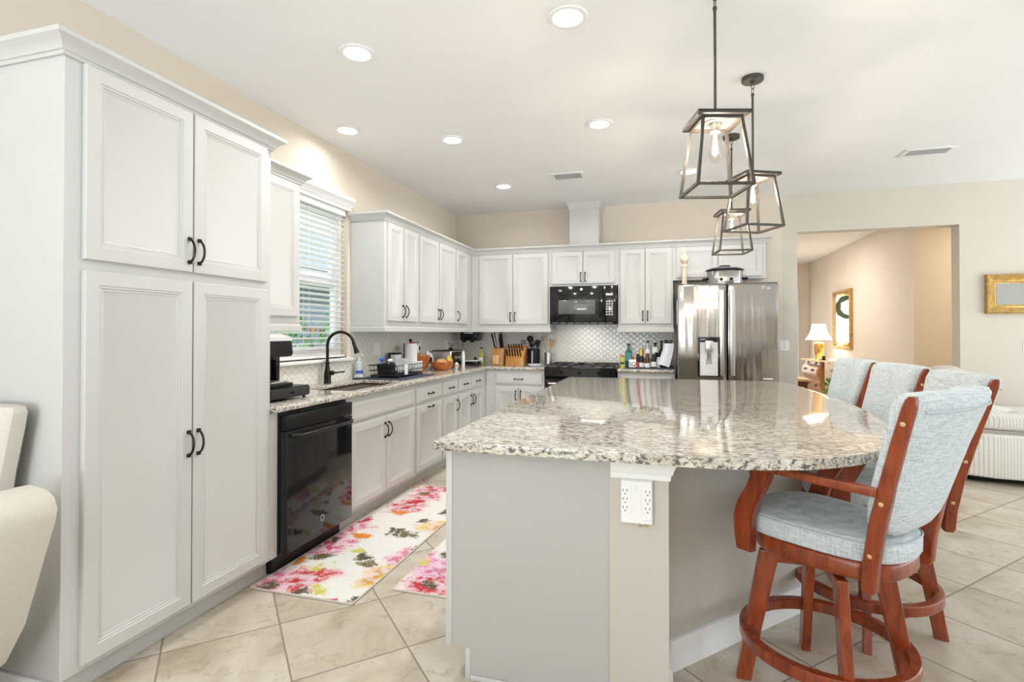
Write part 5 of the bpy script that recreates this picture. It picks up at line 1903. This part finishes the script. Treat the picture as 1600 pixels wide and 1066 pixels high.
def utensil(name, p0, p1, head, mat, label, cat, r=0.006):
    b = MB().tube([p0, (V(p0) + V(p1)) / 2, p1], [r, r * .8, r], 8)
    head(b, V(p1), (V(p1) - V(p0)).normalized())
    return tag(obj(name, b, mat), label, cat)


def ladle_head(b, p, d):
    b.sphere(p + d * 0.03, 0.042, (1.0, 0.55, 0.9), 14, 8)


def flat_head(b, p, d):
    u = d.cross(V((0, 1, 0))).normalized()
    q = [p - u * 0.016, p + d * 0.09 - u * 0.036, p + d * 0.10 + u * 0.034, p + u * 0.016]
    lo = [V((v.x, v.y - 0.003, v.z)) for v in q]
    hi = [V((v.x, v.y + 0.003, v.z)) for v in q]
    b.rings([lo, hi])


utensil('black_ladle', (-1.525, 6.30, 0.94), (-1.56, 6.31, 1.21), ladle_head, 'black', 'black ladle, the tallest tool in the black crock', 'ladle')
utensil('serving_spoon', (-1.50, 6.27, 0.94), (-1.515, 6.26, 1.155), ladle_head, 'gloss', 'black serving spoon low in the front of the black crock', 'spoon')
utensil('black_turner', (-1.53, 6.335, 0.94), (-1.555, 6.345, 1.135), flat_head, 'black', 'black turner leaning left out of the black crock', 'spatula')
utensil('slotted_turner', (-1.50, 6.325, 0.94), (-1.475, 6.33, 1.13), flat_head, 'black', 'black slotted turner leaning right out of the black crock', 'spatula')
crock('steel_crock', (-1.335, 6.33), 0.05, 0.155, 'steelp', 'small steel crock holding wooden tools beside the range')


def spoon_head(b, p, d):
    b.sphere(p + d * 0.028, 0.034, (0.75, 0.3, 1.1), 14, 8)


utensil('wooden_spoon', (-1.33, 6.33, 0.935), (-1.40, 6.345, 1.22), spoon_head, 'spoonw', 'wooden spoon leaning left out of the steel crock', 'spoon')
utensil('wooden_spatula', (-1.33, 6.31, 0.935), (-1.305, 6.33, 1.14), flat_head, 'spoonw', 'flat wooden spatula standing in the steel crock', 'spatula')
b = MB().lathe([(0.03, 0), (0.065, 0.002), (0.09, 0.028), (0.092, 0.030), (0.066, 0.010), (0.001, 0.006)], (0, 0, 0), 28)
b.xf(Matrix.Translation((-1.43, 6.03, Z0)) @ Matrix.Diagonal((1.05, 0.8, 1, 1)))
tag(obj('glass_dish', b, 'clear'), 'shallow pale glass dish on the worktop left of the range', 'dish')

# ------------------------------------------------------------------ bottles right of the range
tr = thing('bottle_tray', 'dark navy tray under the bottles between the range and the refrigerator', 'tray', (-0.13, 6.16, CT1))
b = MB().box(-0.385, 0.118, 5.965, 6.36, Z0, 0.920, 0.002)
obj('base', b, 'navy', tr)
b = MB()
for q in ((-0.385, 0.118, 5.957, 5.9648), (-0.385, 0.118, 6.3602, 6.368), (-0.393, -0.3852, 5.957, 6.368), (0.1182, 0.126, 5.957, 6.368)):
    b.box(q[0], q[1], q[2], q[3], Z0, 0.931, 0.002)
obj('rim', b, 'navy', tr)
ZT = 0.9206


def bottle(x, y, r, h, glass, cap, label, lab=None, neck=0.36, z0=ZT, sq=False, nr=0.36, lz=(0.12, 0.42), name='bottle'):
    t = thing(name, label, 'bottle', (x, y, z0))
    hs = h * (1 - neck)
    prof = [(r * .9, 0), (r, h * .02), (r, hs * .88), (r * .85, hs * .96), (r * (nr + .1), hs * 1.06), (r * nr, hs * 1.14), (r * nr, h * .93)]
    if sq:
        b = MB().rings([[V((x + a * q / r, y + c_ * q / r, z0 + zz)) for a, c_ in super_ring(r, r * .7, 20, 5)] for q, zz in prof])
    else:
        b = MB().lathe(prof, (x, y, z0), 20)
    obj('glass', b, glass, t)
    obj('cap', MB().cyl((x, y, z0 + h * .931), (x, y, z0 + h), r * nr + 0.003, n=14), cap, t)
    if lab:
        k = 1.02
        b = MB()
        if sq:
            b.box(x - r * .8, x + r * .8, y - r * .7 - 0.0016, y - r * .7 - 0.0002, z0 + h * lz[0], z0 + h * lz[1])
        else:
            b.lathe([(r * 1.001, h * lz[0]), (r * 1.025, h * lz[0]), (r * 1.025, h * lz[1]), (r * 1.001, h * lz[1])], (x, y, z0), 20)
        obj('label', b, lab, t)
    return t


bottle(-0.425, 6.02, 0.023, 0.145, 'yellow', 'red', 'yellow spice bottle with a red cap at the left end beside the tray', 'green', 0.22, CT1 + 0.0006, nr=0.8, lz=(0.3, 0.5))
bottle(-0.37, 6.25, 0.040, 0.265, 'green', 'black', 'teal-green glass bottle with a black cap at the back left of the tray', 'teal', 0.30, sq=True, lz=(0.25, 0.6))
tn = thing('white_tin', 'square white tin with black lettering and a red cap on the bottle tray', 'tin', (-0.315, 6.00, ZT))
obj('case', MB().box(-0.352, -0.272, 5.975, 6.03, ZT, 1.015, 0.004), 'paper', tn)
obj('cap', MB().cyl((-0.312, 6.003, 1.0155), (-0.312, 6.003, 1.045), 0.014, n=14), 'red', tn)
text('lettering', 'SQ', 0.062, 'black', frame_mat((-0.312, 5.9743, 0.966), (1, 0, 0), (0, 0, 1)), tn)
bottle(-0.252, 6.19, 0.030, 0.150, 'wine', 'black', 'squat black bottle behind the white tin', None, 0.15, nr=0.8)
goldneck = bottle(-0.218, 6.02, 0.030, 0.215, 'wine', 'goldfoil', 'dark bottle with a gold foil neck right of the white tin', 'paper', 0.42, nr=0.62, lz=(0.05, 0.28))
obj('foil', MB().lathe([(0.0200, 0.136), (0.0225, 0.137), (0.0225, 0.200), (0.0200, 0.201)], (-0.218, 6.02, ZT), 20), 'goldfoil', goldneck)
bottle(-0.2585, 5.979, 0.0125, 0.072, 'red', 'red', 'tiny red bottle between the white tin and the gold necked bottle', None, 0.2, nr=0.7)
bottle(-0.155, 6.26, 0.036, 0.300, 'clear', 'black', 'tall clear bottle with a black cap at the back of the tray', 'paper', 0.35)
bottle(-0.152, 6.01, 0.030, 0.165, 'brownb', 'red', 'brown sauce bottle with a red cap in the middle of the tray', 'paper', 0.28, nr=0.6, lz=(0.06, 0.34))
bottle(-0.086, 6.03, 0.030, 0.170, 'wine', 'plastw', 'dark bottle with a white cap and wide white label', 'paper', 0.35, lz=(0.1, 0.42))
bottle(-0.070, 6.24, 0.034, 0.280, 'wine', 'black', 'tall black bottle with a slim white neck label', 'paper', 0.40, lz=(0.60, 0.82), nr=0.4)
bottle(-0.035, 6.078, 0.024, 0.120, 'clear', 'plastw', 'short pale bottle in front of the tall dark wine bottles', 'paper', 0.25, nr=0.6)
bottle(-0.002, 6.285, 0.034, 0.300, 'wine', 'black', 'dark wine bottle at the back of the tray, left of the white towel', 'brownb', 0.38)
bottle(0.055, 6.225, 0.034, 0.305, 'wine', 'black', 'dark wine bottle with a white label partly behind the white towel', 'paper', 0.38, lz=(0.62, 0.8))
hd = thing('towel_stand', 'black metal stand at the back right of the tray, holding the white towel', 'stand', (0.075, 6.08, ZT))
obj('base', MB().cyl((0.075, 6.08, ZT), (0.075, 6.08, ZT + 0.010), 0.032, n=20), 'black', hd)
obj('pole', MB().cyl((0.075, 6.08, ZT + 0.0105), (0.075, 6.08, 1.1945), 0.006, n=10), 'black', hd)
b = MB()
for xx in (0.045, 0.095):
    b.tube([V((xx, 6.075, 1.215)) + V((0.016 * math.cos(a), 0, 0.016 * math.sin(a))) for a in [2 * PI * i / 16 for i in range(16)]], 0.005, 6, True)
b.tube([(0.03, 6.08, 1.2), (0.11, 6.08, 1.2)], 0.005, 8)
obj('hooks', b, 'black', hd)
b = MB()
rs = []
for k in range(9):
    t = k / 8
    z_ = 1.195 - 0.235 * t
    x_ = 0.078 - 0.062 * t ** 1.4
    rs.append([V((x_ + (u - .5) * 0.105 + 0.02 * (u - .5) * t, 6.045 - 0.045 * t + 0.006 * math.sin(u * 9) + s_ * 0.005, z_ - 0.035 * (u - .3) * t)) for s_, us in ((0, (0, .2, .4, .6, .8, 1)), (1, (1, .8, .6, .4, .2, 0))) for u in us])
b.rings(rs)
tag(obj('white_towel', b, 'cloth'), 'white towel hanging slantwise from the black stand beside the refrigerator', 'towel')

# ------------------------------------------------------------------ on top of the refrigerator
fz = fz1 - 0.0114
cp = thing('slow_cooker', 'oval steel slow cooker with a black lid on top of the refrigerator', 'slow cooker', (0.64, 5.93, fz))
ox, oy = 0.64, 5.93


def oval(zz, k, a=0.175, c_=0.125, n=36):
    return [V((ox + x * k, oy + y * k, zz)) for x, y in super_ring(a, c_, n, 2.2)]


b = MB().rings([oval(fz + 0.0006, 0.94), oval(fz + 0.01, 0.98), oval(fz + 0.03, 1.0), oval(fz + 0.175, 1.02), oval(fz + 0.180, 1.0)])
obj('pot', b, 'steel', cp)
b = MB().rings([oval(fz + 0.1805, 1.08), oval(fz + 0.188, 1.10), oval(fz + 0.196, 1.06), oval(fz + 0.212, 0.8), oval(fz + 0.220, 0.4)])
ld = obj('lid', b, 'gloss', cp)
b = MB().tube([(ox - 0.05, oy, fz + 0.222), (ox - 0.045, oy, fz + 0.236), (ox + 0.045, oy, fz + 0.236), (ox + 0.05, oy, fz + 0.222)], 0.007, 8)
obj('knob', b, 'black', ld)
for sg in (-1, 1):
    b = MB()
    b.box(min(ox + sg * 0.176, ox + sg * 0.222), max(ox + sg * 0.176, ox + sg * 0.222), oy - 0.04, oy + 0.04, fz + 0.085, fz + 0.110, 0.008)
    obj('handle', b, 'black', cp)
b = MB()
b.box(ox - 0.075, ox + 0.075, oy - 0.140, oy - 0.124, fz + 0.05, fz + 0.115, 0.006)
pn = obj('control_panel', b, 'steelp', cp)
for sg in (-1, 1):
    obj('knob', MB().cyl((ox + sg * 0.048, oy - 0.1405, fz + 0.083), (ox + sg * 0.048, oy - 0.157, fz + 0.083), 0.018, 0.016), 'black', pn)
b = MB().lathe([(0.026, 0), (0.030, 0.004), (0.028, 0.05), (0.025, 0.10), (0.027, 0.235), (0.034, 0.240), (0.034, 0.252), (0.022, 0.262), (0.018, 0.272), (0.030, 0.285), (0.042, 0.305), (0.046, 0.328), (0.040, 0.352),
                (0.026, 0.368), (0.014, 0.378), (0.016, 0.392), (0.010, 0.402), (0.005, 0.44), (0.001, 0.462)], (0.238, 5.95, fz + 0.0006), 24)
tag(obj('finial', b, 'finialw'), 'cream turned wooden finial standing at the left on top of the refrigerator', 'finial')


# ------------------------------------------------------------------ switches, outlets, frame
def plate(name, c, nd, w, h, label, kind, n=1):
    c, nd = V(c), V(nd)
    ud = V((0, 1, 0)) if abs(nd.x) > .5 else V((1, 0, 0))
    t = thing(name, label, 'wall plate', c)
    o_ = c - ud * w / 2 - V((0, 0, h / 2)) + nd * 0.0006
    obj('cover', MB().loops(o_, ud, nd, w, h, [(0, 0), (0, 0.004), (0.002, 0.006)]), 'plastw', t)
    for k in range(n):
        cc = c + ud * ((k - (n - 1) / 2) * 0.046)
        if kind == 'switch':
            p_ = cc - ud * 0.016 - V((0, 0, 0.033)) + nd * 0.0068
            obj('rocker', MB().loops(p_, ud, nd, 0.032, 0.066, [(0, 0), (0, 0.002), (0.002, 0.004)]), 'paper', t)
        else:
            for dz in (-0.02, 0.02):
                p_ = cc - ud * 0.015 + V((0, 0, dz - 0.013)) + nd * 0.0068
                s__ = obj('socket', MB().loops(p_, ud, nd, 0.030, 0.026, [(0, 0), (0, 0.0015), (0.002, 0.002)]), 'paper', t)
                b = MB()
                for du_ in (-0.006, 0.006):
                    q = cc + ud * du_ + V((0, 0, dz + 0.003)) + nd * 0.009
                    b.cyl(q, q + nd * 0.0004, 0.0018, n=6)
                obj('slots', b, 'socket', s__)
    return t


plate('light_switch', (1.31, WB, 1.17), (0, -1, 0), 0.115, 0.115, 'white double light switch on the wall right of the refrigerator', 'switch', 2)
plate('light_switch', (3.53, WB, 1.17), (0, -1, 0), 0.075, 0.115, 'white light switch on the wall below the gold frame at the right edge', 'switch')
plate('wall_outlet', (WL + T, 4.435, 1.16), (1, 0, 0), 0.115, 0.115, 'white double wall outlet on the backsplash above the dish rack', 'outlet', 2)
plate('wall_outlet', (WL + T, 5.33, 1.16), (1, 0, 0), 0.075, 0.115, 'white wall outlet on the backsplash behind the copper bowl', 'outlet')
plate('wall_outlet', (WL + T, 6.12, 1.16), (1, 0, 0), 0.075, 0.115, 'white wall outlet on the backsplash above the toaster', 'outlet')
b = MB().tube([(WL + T + 0.012, 6.12, 1.18), (WL + T + 0.03, 6.12, 1.185), (WL + T + 0.05, 6.15, 1.15), (WL + T + 0.045, 6.17, 1.0), (WL + T + 0.05, 6.14, 0.924), (-2.50, 6.0, 0.921), (-2.45, 5.93, 0.921)], 0.0035, 6)
tag(obj('power_cord', b, 'black'), 'black power cord plugged in above the toaster', 'cord')

gf = thing('gold_picture_frame', 'square gold picture frame on the wall at the right edge', 'picture frame', (3.38, WB - 0.03, 1.50))
b = MB()
b.loops(V((3.172, WB - 0.0006, 1.505)), V((1, 0, 0)), V((0, -1, 0)), 0.42, 0.40,
        [(0.004, 0), (0, 0.02), (0.004, 0.05), (0.014, 0.058), (0.026, 0.050), (0.060, 0.030), (0.070, 0.034), (0.078, 0.034), (0.082, 0.024), (0.090, 0.020)])
obj('frame', b, 'gold', gf)
obj('picture', MB().box(3.265, 3.499, WB - 0.0225, WB - 0.0206, 1.598, 1.812), 'dull', gf)

# ------------------------------------------------------------------ hall beyond the opening
mi = thing('hall_mirror', 'tall gold framed mirror on the hall wall above the chest', 'mirror', (HX - 0.03, 10.75, 1.03))
b = MB()
b.loops(V((HX - 0.0006, 10.27, 1.035)), V((0, 1, 0)), V((-1, 0, 0)), 0.96, 1.05,
        [(0.004, 0), (0, 0.02), (0.005, 0.048), (0.02, 0.056), (0.05, 0.046), (0.085, 0.035), (0.095, 0.037), (0.10, 0.02)])
obj('frame', b, 'gold', mi)
obj('glass', MB().box(HX - 0.027, HX - 0.0212, 10.375, 11.125, 1.14, 1.98), 'mirror', mi)
b = MB()
b.box(HX - 0.0595, HX - 0.0345, 10.34, 11.16, 1.975, 2.05, 0.012)
b.box(HX - 0.0595, HX - 0.0345, 10.34, 11.16, 1.07, 1.13, 0.012)
obj('carving', b, 'brass', mi)
door = struct('door_1', MB().box(1.55, 2.95, 13.02, 13.069, 0.0, 2.30, 0.004), 'trimw')
obj('door_light', MB().box(1.72, 2.78, 13.012, 13.0195, 0.35, 2.15), emit('daylit_door_glass', (0.95, 0.98, 1.0), 1.6), door)
b = MB()
rr = random.Random(2)
b.tube([(2.36 + 0.21 * math.cos(2 * PI * i / 28), 12.97, 1.87 + 0.21 * math.sin(2 * PI * i / 28)) for i in range(28)], [0.055 * rr.uniform(.75, 1.2) for _ in range(28)], 8, True)
tag(obj('door_wreath', b, 'wreath'), 'green wreath on the front door, seen reflected in the hall mirror', 'wreath')

ch = thing('bombe_chest', 'honey-coloured bombe chest of drawers against the hall wall', 'chest', (2.90, 10.95, 0))
PR = [(2.70, 0.06), (2.76, 0.06), (2.72, 0.30), (2.70, 0.42), (2.655, 0.55), (2.640, 0.62), (2.66, 0.70), (2.71, 0.76), (2.70, 0.80)]
prof = [(3.14, 0.06)] + [(2.75, 0.06), (2.73, 0.28), (2.71, 0.42), (2.665, 0.53), (2.650, 0.60), (2.665, 0.67), (2.715, 0.73), (2.715, 0.79)] + [(3.14, 0.79)]
obj('body', MB().prism(prof, 10.42, 11.52, 'y'), 'oak', ch)
obj('top', MB().prism([(2.64, 0.7905), (3.155, 0.7905), (3.155, 0.815), (2.64, 0.815)], 10.36, 11.58, 'y', 0.006), 'beech', ch)
for pr in ([(2.714, 0.735), (2.714, 0.782), (2.700, 0.782), (2.700, 0.732)],
           [(2.720, 0.725), (2.664, 0.665), (2.6495, 0.60), (2.664, 0.535), (2.652, 0.530), (2.637, 0.60), (2.652, 0.672), (2.708, 0.730)],
           [(2.706, 0.43), (2.728, 0.29), (2.716, 0.288), (2.694, 0.425)]):
    d_ = obj('drawer', MB().prism(pr, 10.47, 11.47, 'y'), 'oak', ch)
    zc = sum(p[1] for p in pr) / len(pr)
    xc = min(p[0] for p in pr) - 0.004
    for yy in (10.72, 11.22):
        b = MB().tube([(xc + 0.006, yy - 0.045, zc + 0.01), (xc - 0.012, yy - 0.04, zc - 0.012), (xc - 0.012, yy + 0.04, zc - 0.012), (xc + 0.006, yy + 0.045, zc + 0.01)], 0.006, 6)
        b.box(xc - 0.004, xc + 0.010, yy - 0.055, yy + 0.055, zc - 0.006, zc + 0.022, 0.002)
        obj('pull', b, 'bronze', d_)
for xx in (2.78, 3.10):
    for yy in (10.47, 11.47):
        obj('foot', MB().cyl((xx, yy, 0), (xx, yy, 0.0598), 0.03, 0.04), 'oak', ch)
b = MB()
b.box(2.74, 3.135, 10.345, 11.35, 0.8156, 0.820, 0.001)
b.box(2.74, 3.135, 10.338, 10.3445, 0.33, 0.820, 0.001)
tag(obj('table_runner', b, 'runner'), 'pale floral runner cloth draped over the hall chest', 'runner')
lm = thing('table_lamp', 'gold ginger jar table lamp with a white bell shade on the hall chest', 'lamp', (2.82, 11.0, 0.8206))
lx, ly, lz = 2.82, 11.0, 0.8206
b = MB().lathe([(0.075, lz + 0.0006), (0.08, lz + 0.01), (0.065, lz + 0.03), (0.060, lz + 0.045)], (lx, ly, 0), 24)
obj('base', b, 'brass', lm)
b = MB().lathe([(0.058, lz + 0.046), (0.075, lz + 0.08), (0.088, lz + 0.16), (0.094, lz + 0.26), (0.088, lz + 0.30), (0.055, lz + 0.318)], (lx, ly, 0), 28)
obj('jar', b, 'brass', lm)
b = MB().cyl((lx, ly, lz + 0.3185), (lx, ly, lz + 0.36), 0.018)
obj('neck', b, 'brass', lm)
b = MB()
rs = []
n = 32
for zz, r_ in ((lz + 0.365, 0.222), (lz + 0.42, 0.185), (lz + 0.50, 0.145), (lz + 0.58, 0.122), (lz + 0.655, 0.112)):
    rs.append([V((lx + r_ * math.cos(2 * PI * i / n), ly + r_ * math.sin(2 * PI * i / n), zz)) for i in range(n)])
b.rings(rs, False)
obj('shade', b, 'shade', lm, flip=False)
l = bpy.data.lights.new('lamp_glow', 'POINT')
l.energy = 12
l.color = (1.0, 0.86, 0.66)
l.shadow_soft_size = 0.05
lo = bpy.data.objects.new('lamp_glow', l)
COL.objects.link(lo)
lo.location = (lx, ly, lz + 0.50)
b = MB().lathe([(0.06, 0.8206), (0.085, 0.832), (0.086, 0.835), (0.06, 0.826), (0.001, 0.824)], (2.80, 10.62, 0), 20)
ds = thing('dark_dish', 'small dark dish with an ornament beside the gold lamp', 'dish', (2.80, 10.62, 0.8206))
obj('dish', b, 'bronze', ds)
obj('ornament', MB().sphere((2.80, 10.62, 0.868), 0.042, (0.8, 1, 1)), 'brownb', ds)
area('hall_fill', (1.7, 9.8, CZ - 0.03), (0, 0, 0), 0.9, 0.9, HALL_W, (1.0, 0.95, 0.87), True)  # added fill lamp without a fixture, brightens the hall
area('hall_side_fill', (4.3, 7.3, CZ - 0.03), (0, 0, 0), 0.5, 0.5, HALL_W * .6, (1.0, 0.94, 0.84), True)  # second added fill lamp, also without a fixture
sd = thing('hall_side_table', 'low pale topped wooden side table in the hall, left of the chest', 'side table', (1.90, 9.0, 0))
obj('top', MB().box(1.66, 2.14, 8.75, 9.25, 0.585, 0.62, 0.005), 'beech', sd)
obj('apron', MB().box(1.70, 2.10, 8.79, 9.21, 0.50, 0.5845), 'brownb', sd)
for xx in (1.72, 2.08):
    for yy in (8.81, 9.19):
        obj('leg', MB().box(xx - 0.02, xx + 0.02, yy - 0.02, yy + 0.02, 0, 0.4995, 0.003), 'brownb', sd)
pp_ = thing('potted_plant', 'small green potted plant on the floor in front of the hall chest', 'plant', (2.78, 9.85, 0))
obj('pot', MB().lathe([(0.11, 0), (0.15, 0.26), (0.16, 0.28), (0.14, 0.28), (0.12, 0.24), (0.001, 0.23)], (2.78, 9.85, 0), 24), 'terra', pp_)
obj('foliage', leaves((2.78, 9.85, 0.42), (0.17, 0.17, 0.14), 130, 21, (0.05, 0.10)), ['leaf', 'leaf', 'leafp'], pp_, flip=False)

# ------------------------------------------------------------------ armchair at the right, wing chair at the left
so = thing('striped_armchair', 'white pinstriped armchair standing behind the stools near the right edge', 'armchair', (3.1, 5.85, 0))
b = MB()
pl = [(2.50, 5.72), (2.56, 5.56), (2.75, 5.47), (3.10, 5.44), (3.60, 5.47), (3.78, 5.60), (3.80, 6.35), (2.50, 6.35)]
b.prism(pl, 0.06, 0.435, 'z', 0.02)
obj('base', b, 'stripe', so)
b = MB()
b.prism([(2.62, 5.70), (2.66, 5.56), (2.80, 5.49), (3.10, 5.46), (3.58, 5.49), (3.74, 5.62), (3.76, 6.15), (2.62, 6.15)], 0.470, 0.615, 'z', 0.045)
obj('seat_cushion', b, 'stripe', so)
obj('seat_gap_shade', MB().prism([(2.60, 5.72), (2.66, 5.58), (2.80, 5.51), (3.58, 5.51), (3.72, 5.64), (3.74, 6.15), (2.60, 6.15)], 0.4355, 0.4695, 'z'), 'welt', so)  # grey strip fills the gap under the cushion, its shade put into the colour
b = MB()
b.prism([(2.50, 0.436), (2.60, 0.436), (2.98, 0.64), (2.80, 0.665), (2.64, 0.705), (2.48, 0.712), (2.40, 0.68), (2.42, 0.60)], 5.60, 6.34, 'y', 0.03)
obj('backrest', b, 'stripe', so)
obj('skirt', MB().prism([(2.60, 5.76), (2.66, 5.64), (3.6, 5.56), (3.70, 5.66), (3.70, 6.28), (2.60, 6.28)], 0.0, 0.0595, 'z'), 'black', so)
b = MB().sphere((2.60, 5.95, 0.861), 0.20, (0.95, 1.0, 0.72), 22, 14)
tag(obj('throw_pillow', b, 'cream'), 'round cream pillow on top of the pinstriped armchair', 'pillow')

wc = thing('wing_chair', 'cream upholstered wing chair with grey welt at the left edge beside the pantry', 'armchair', (-2.1, 0.95, 0))
b = MB()
rs = []
arm = [(x - 0.245, z - 0.06) for x, z in ((-1.83, 0.28), (-1.74, 0.42), (-1.665, 0.62), (-1.605, 0.775), (-1.595, 0.82), (-1.610, 0.856), (-1.645, 0.878), (-1.70, 0.885), (-1.76, 0.872), (-1.80, 0.83), (-1.815, 0.75), (-1.86, 0.55), (-1.93, 0.28))]
for yy, k in ((0.985, 0.97), (0.995, 1), (1.20, 1.0), (1.215, 0.97)):
    cx, cz = -1.985, 0.515
    rs.append([V((cx + (x - cx) * k, yy, cz + (z - cz) * k)) for x, z in arm])
b.rings(rs)
for s_ in (0, 1):
    pass
obj('arm', b, 'cream', wc, sharp=0.9)
b = MB().tube([(x + (-1.985 - x) * 0.09, 0.9838, z + (0.55 - z) * 0.06) for x, z in arm[:10]], 0.0045, 6)
obj('welt', b, 'welt', wc)
b = MB()
rs = []
for yy, k in ((0.985, 0.97), (0.995, 1), (1.20, 1.0), (1.215, 0.97)):
    rs.append([V((-4.70 - (cx + (x - cx) * k), yy, cz + (z - cz) * k)) for x, z in arm])
b.rings(rs)
obj('arm', b, 'cream', wc, sharp=0.9)
b = MB()
rs = []
for zz, xr, y0, y1 in ((0.30, -2.06, 1.216, 1.285), (0.70, -2.045, 1.218, 1.29), (0.85, -2.02, 1.22, 1.295), (1.0, -1.985, 1.222, 1.30), (1.06, -1.972, 1.225, 1.30), (1.078, -1.980, 1.235, 1.295), (1.084, -2.00, 1.25, 1.285)):
    hw = xr + 2.18 - 0.0
    rs.append([V((-2.30 + x * hw, (y0 + y1) / 2 + y * (y1 - y0) / 2, zz - 0.02)) for x, y in super_ring(1, 1, 28, 5)])
b.rings(rs)
obj('backrest', b, 'cream', wc)
obj('seat_cushion', MB().box(-2.555, -2.17, 0.70, 1.21, 0.30, 0.46, 0.03, 3), 'cream', wc)
obj('seat_frame', MB().box(-2.57, -2.12, 0.72, 1.20, 0.18, 0.249, 0.01), 'cream', wc)
for xx in (-2.53, -2.16):
    for yy in (0.76, 1.15):
        obj('leg', MB().cyl((xx, yy, 0), (xx, yy, 0.1795), 0.016, 0.026, 12), 'brownb', wc)
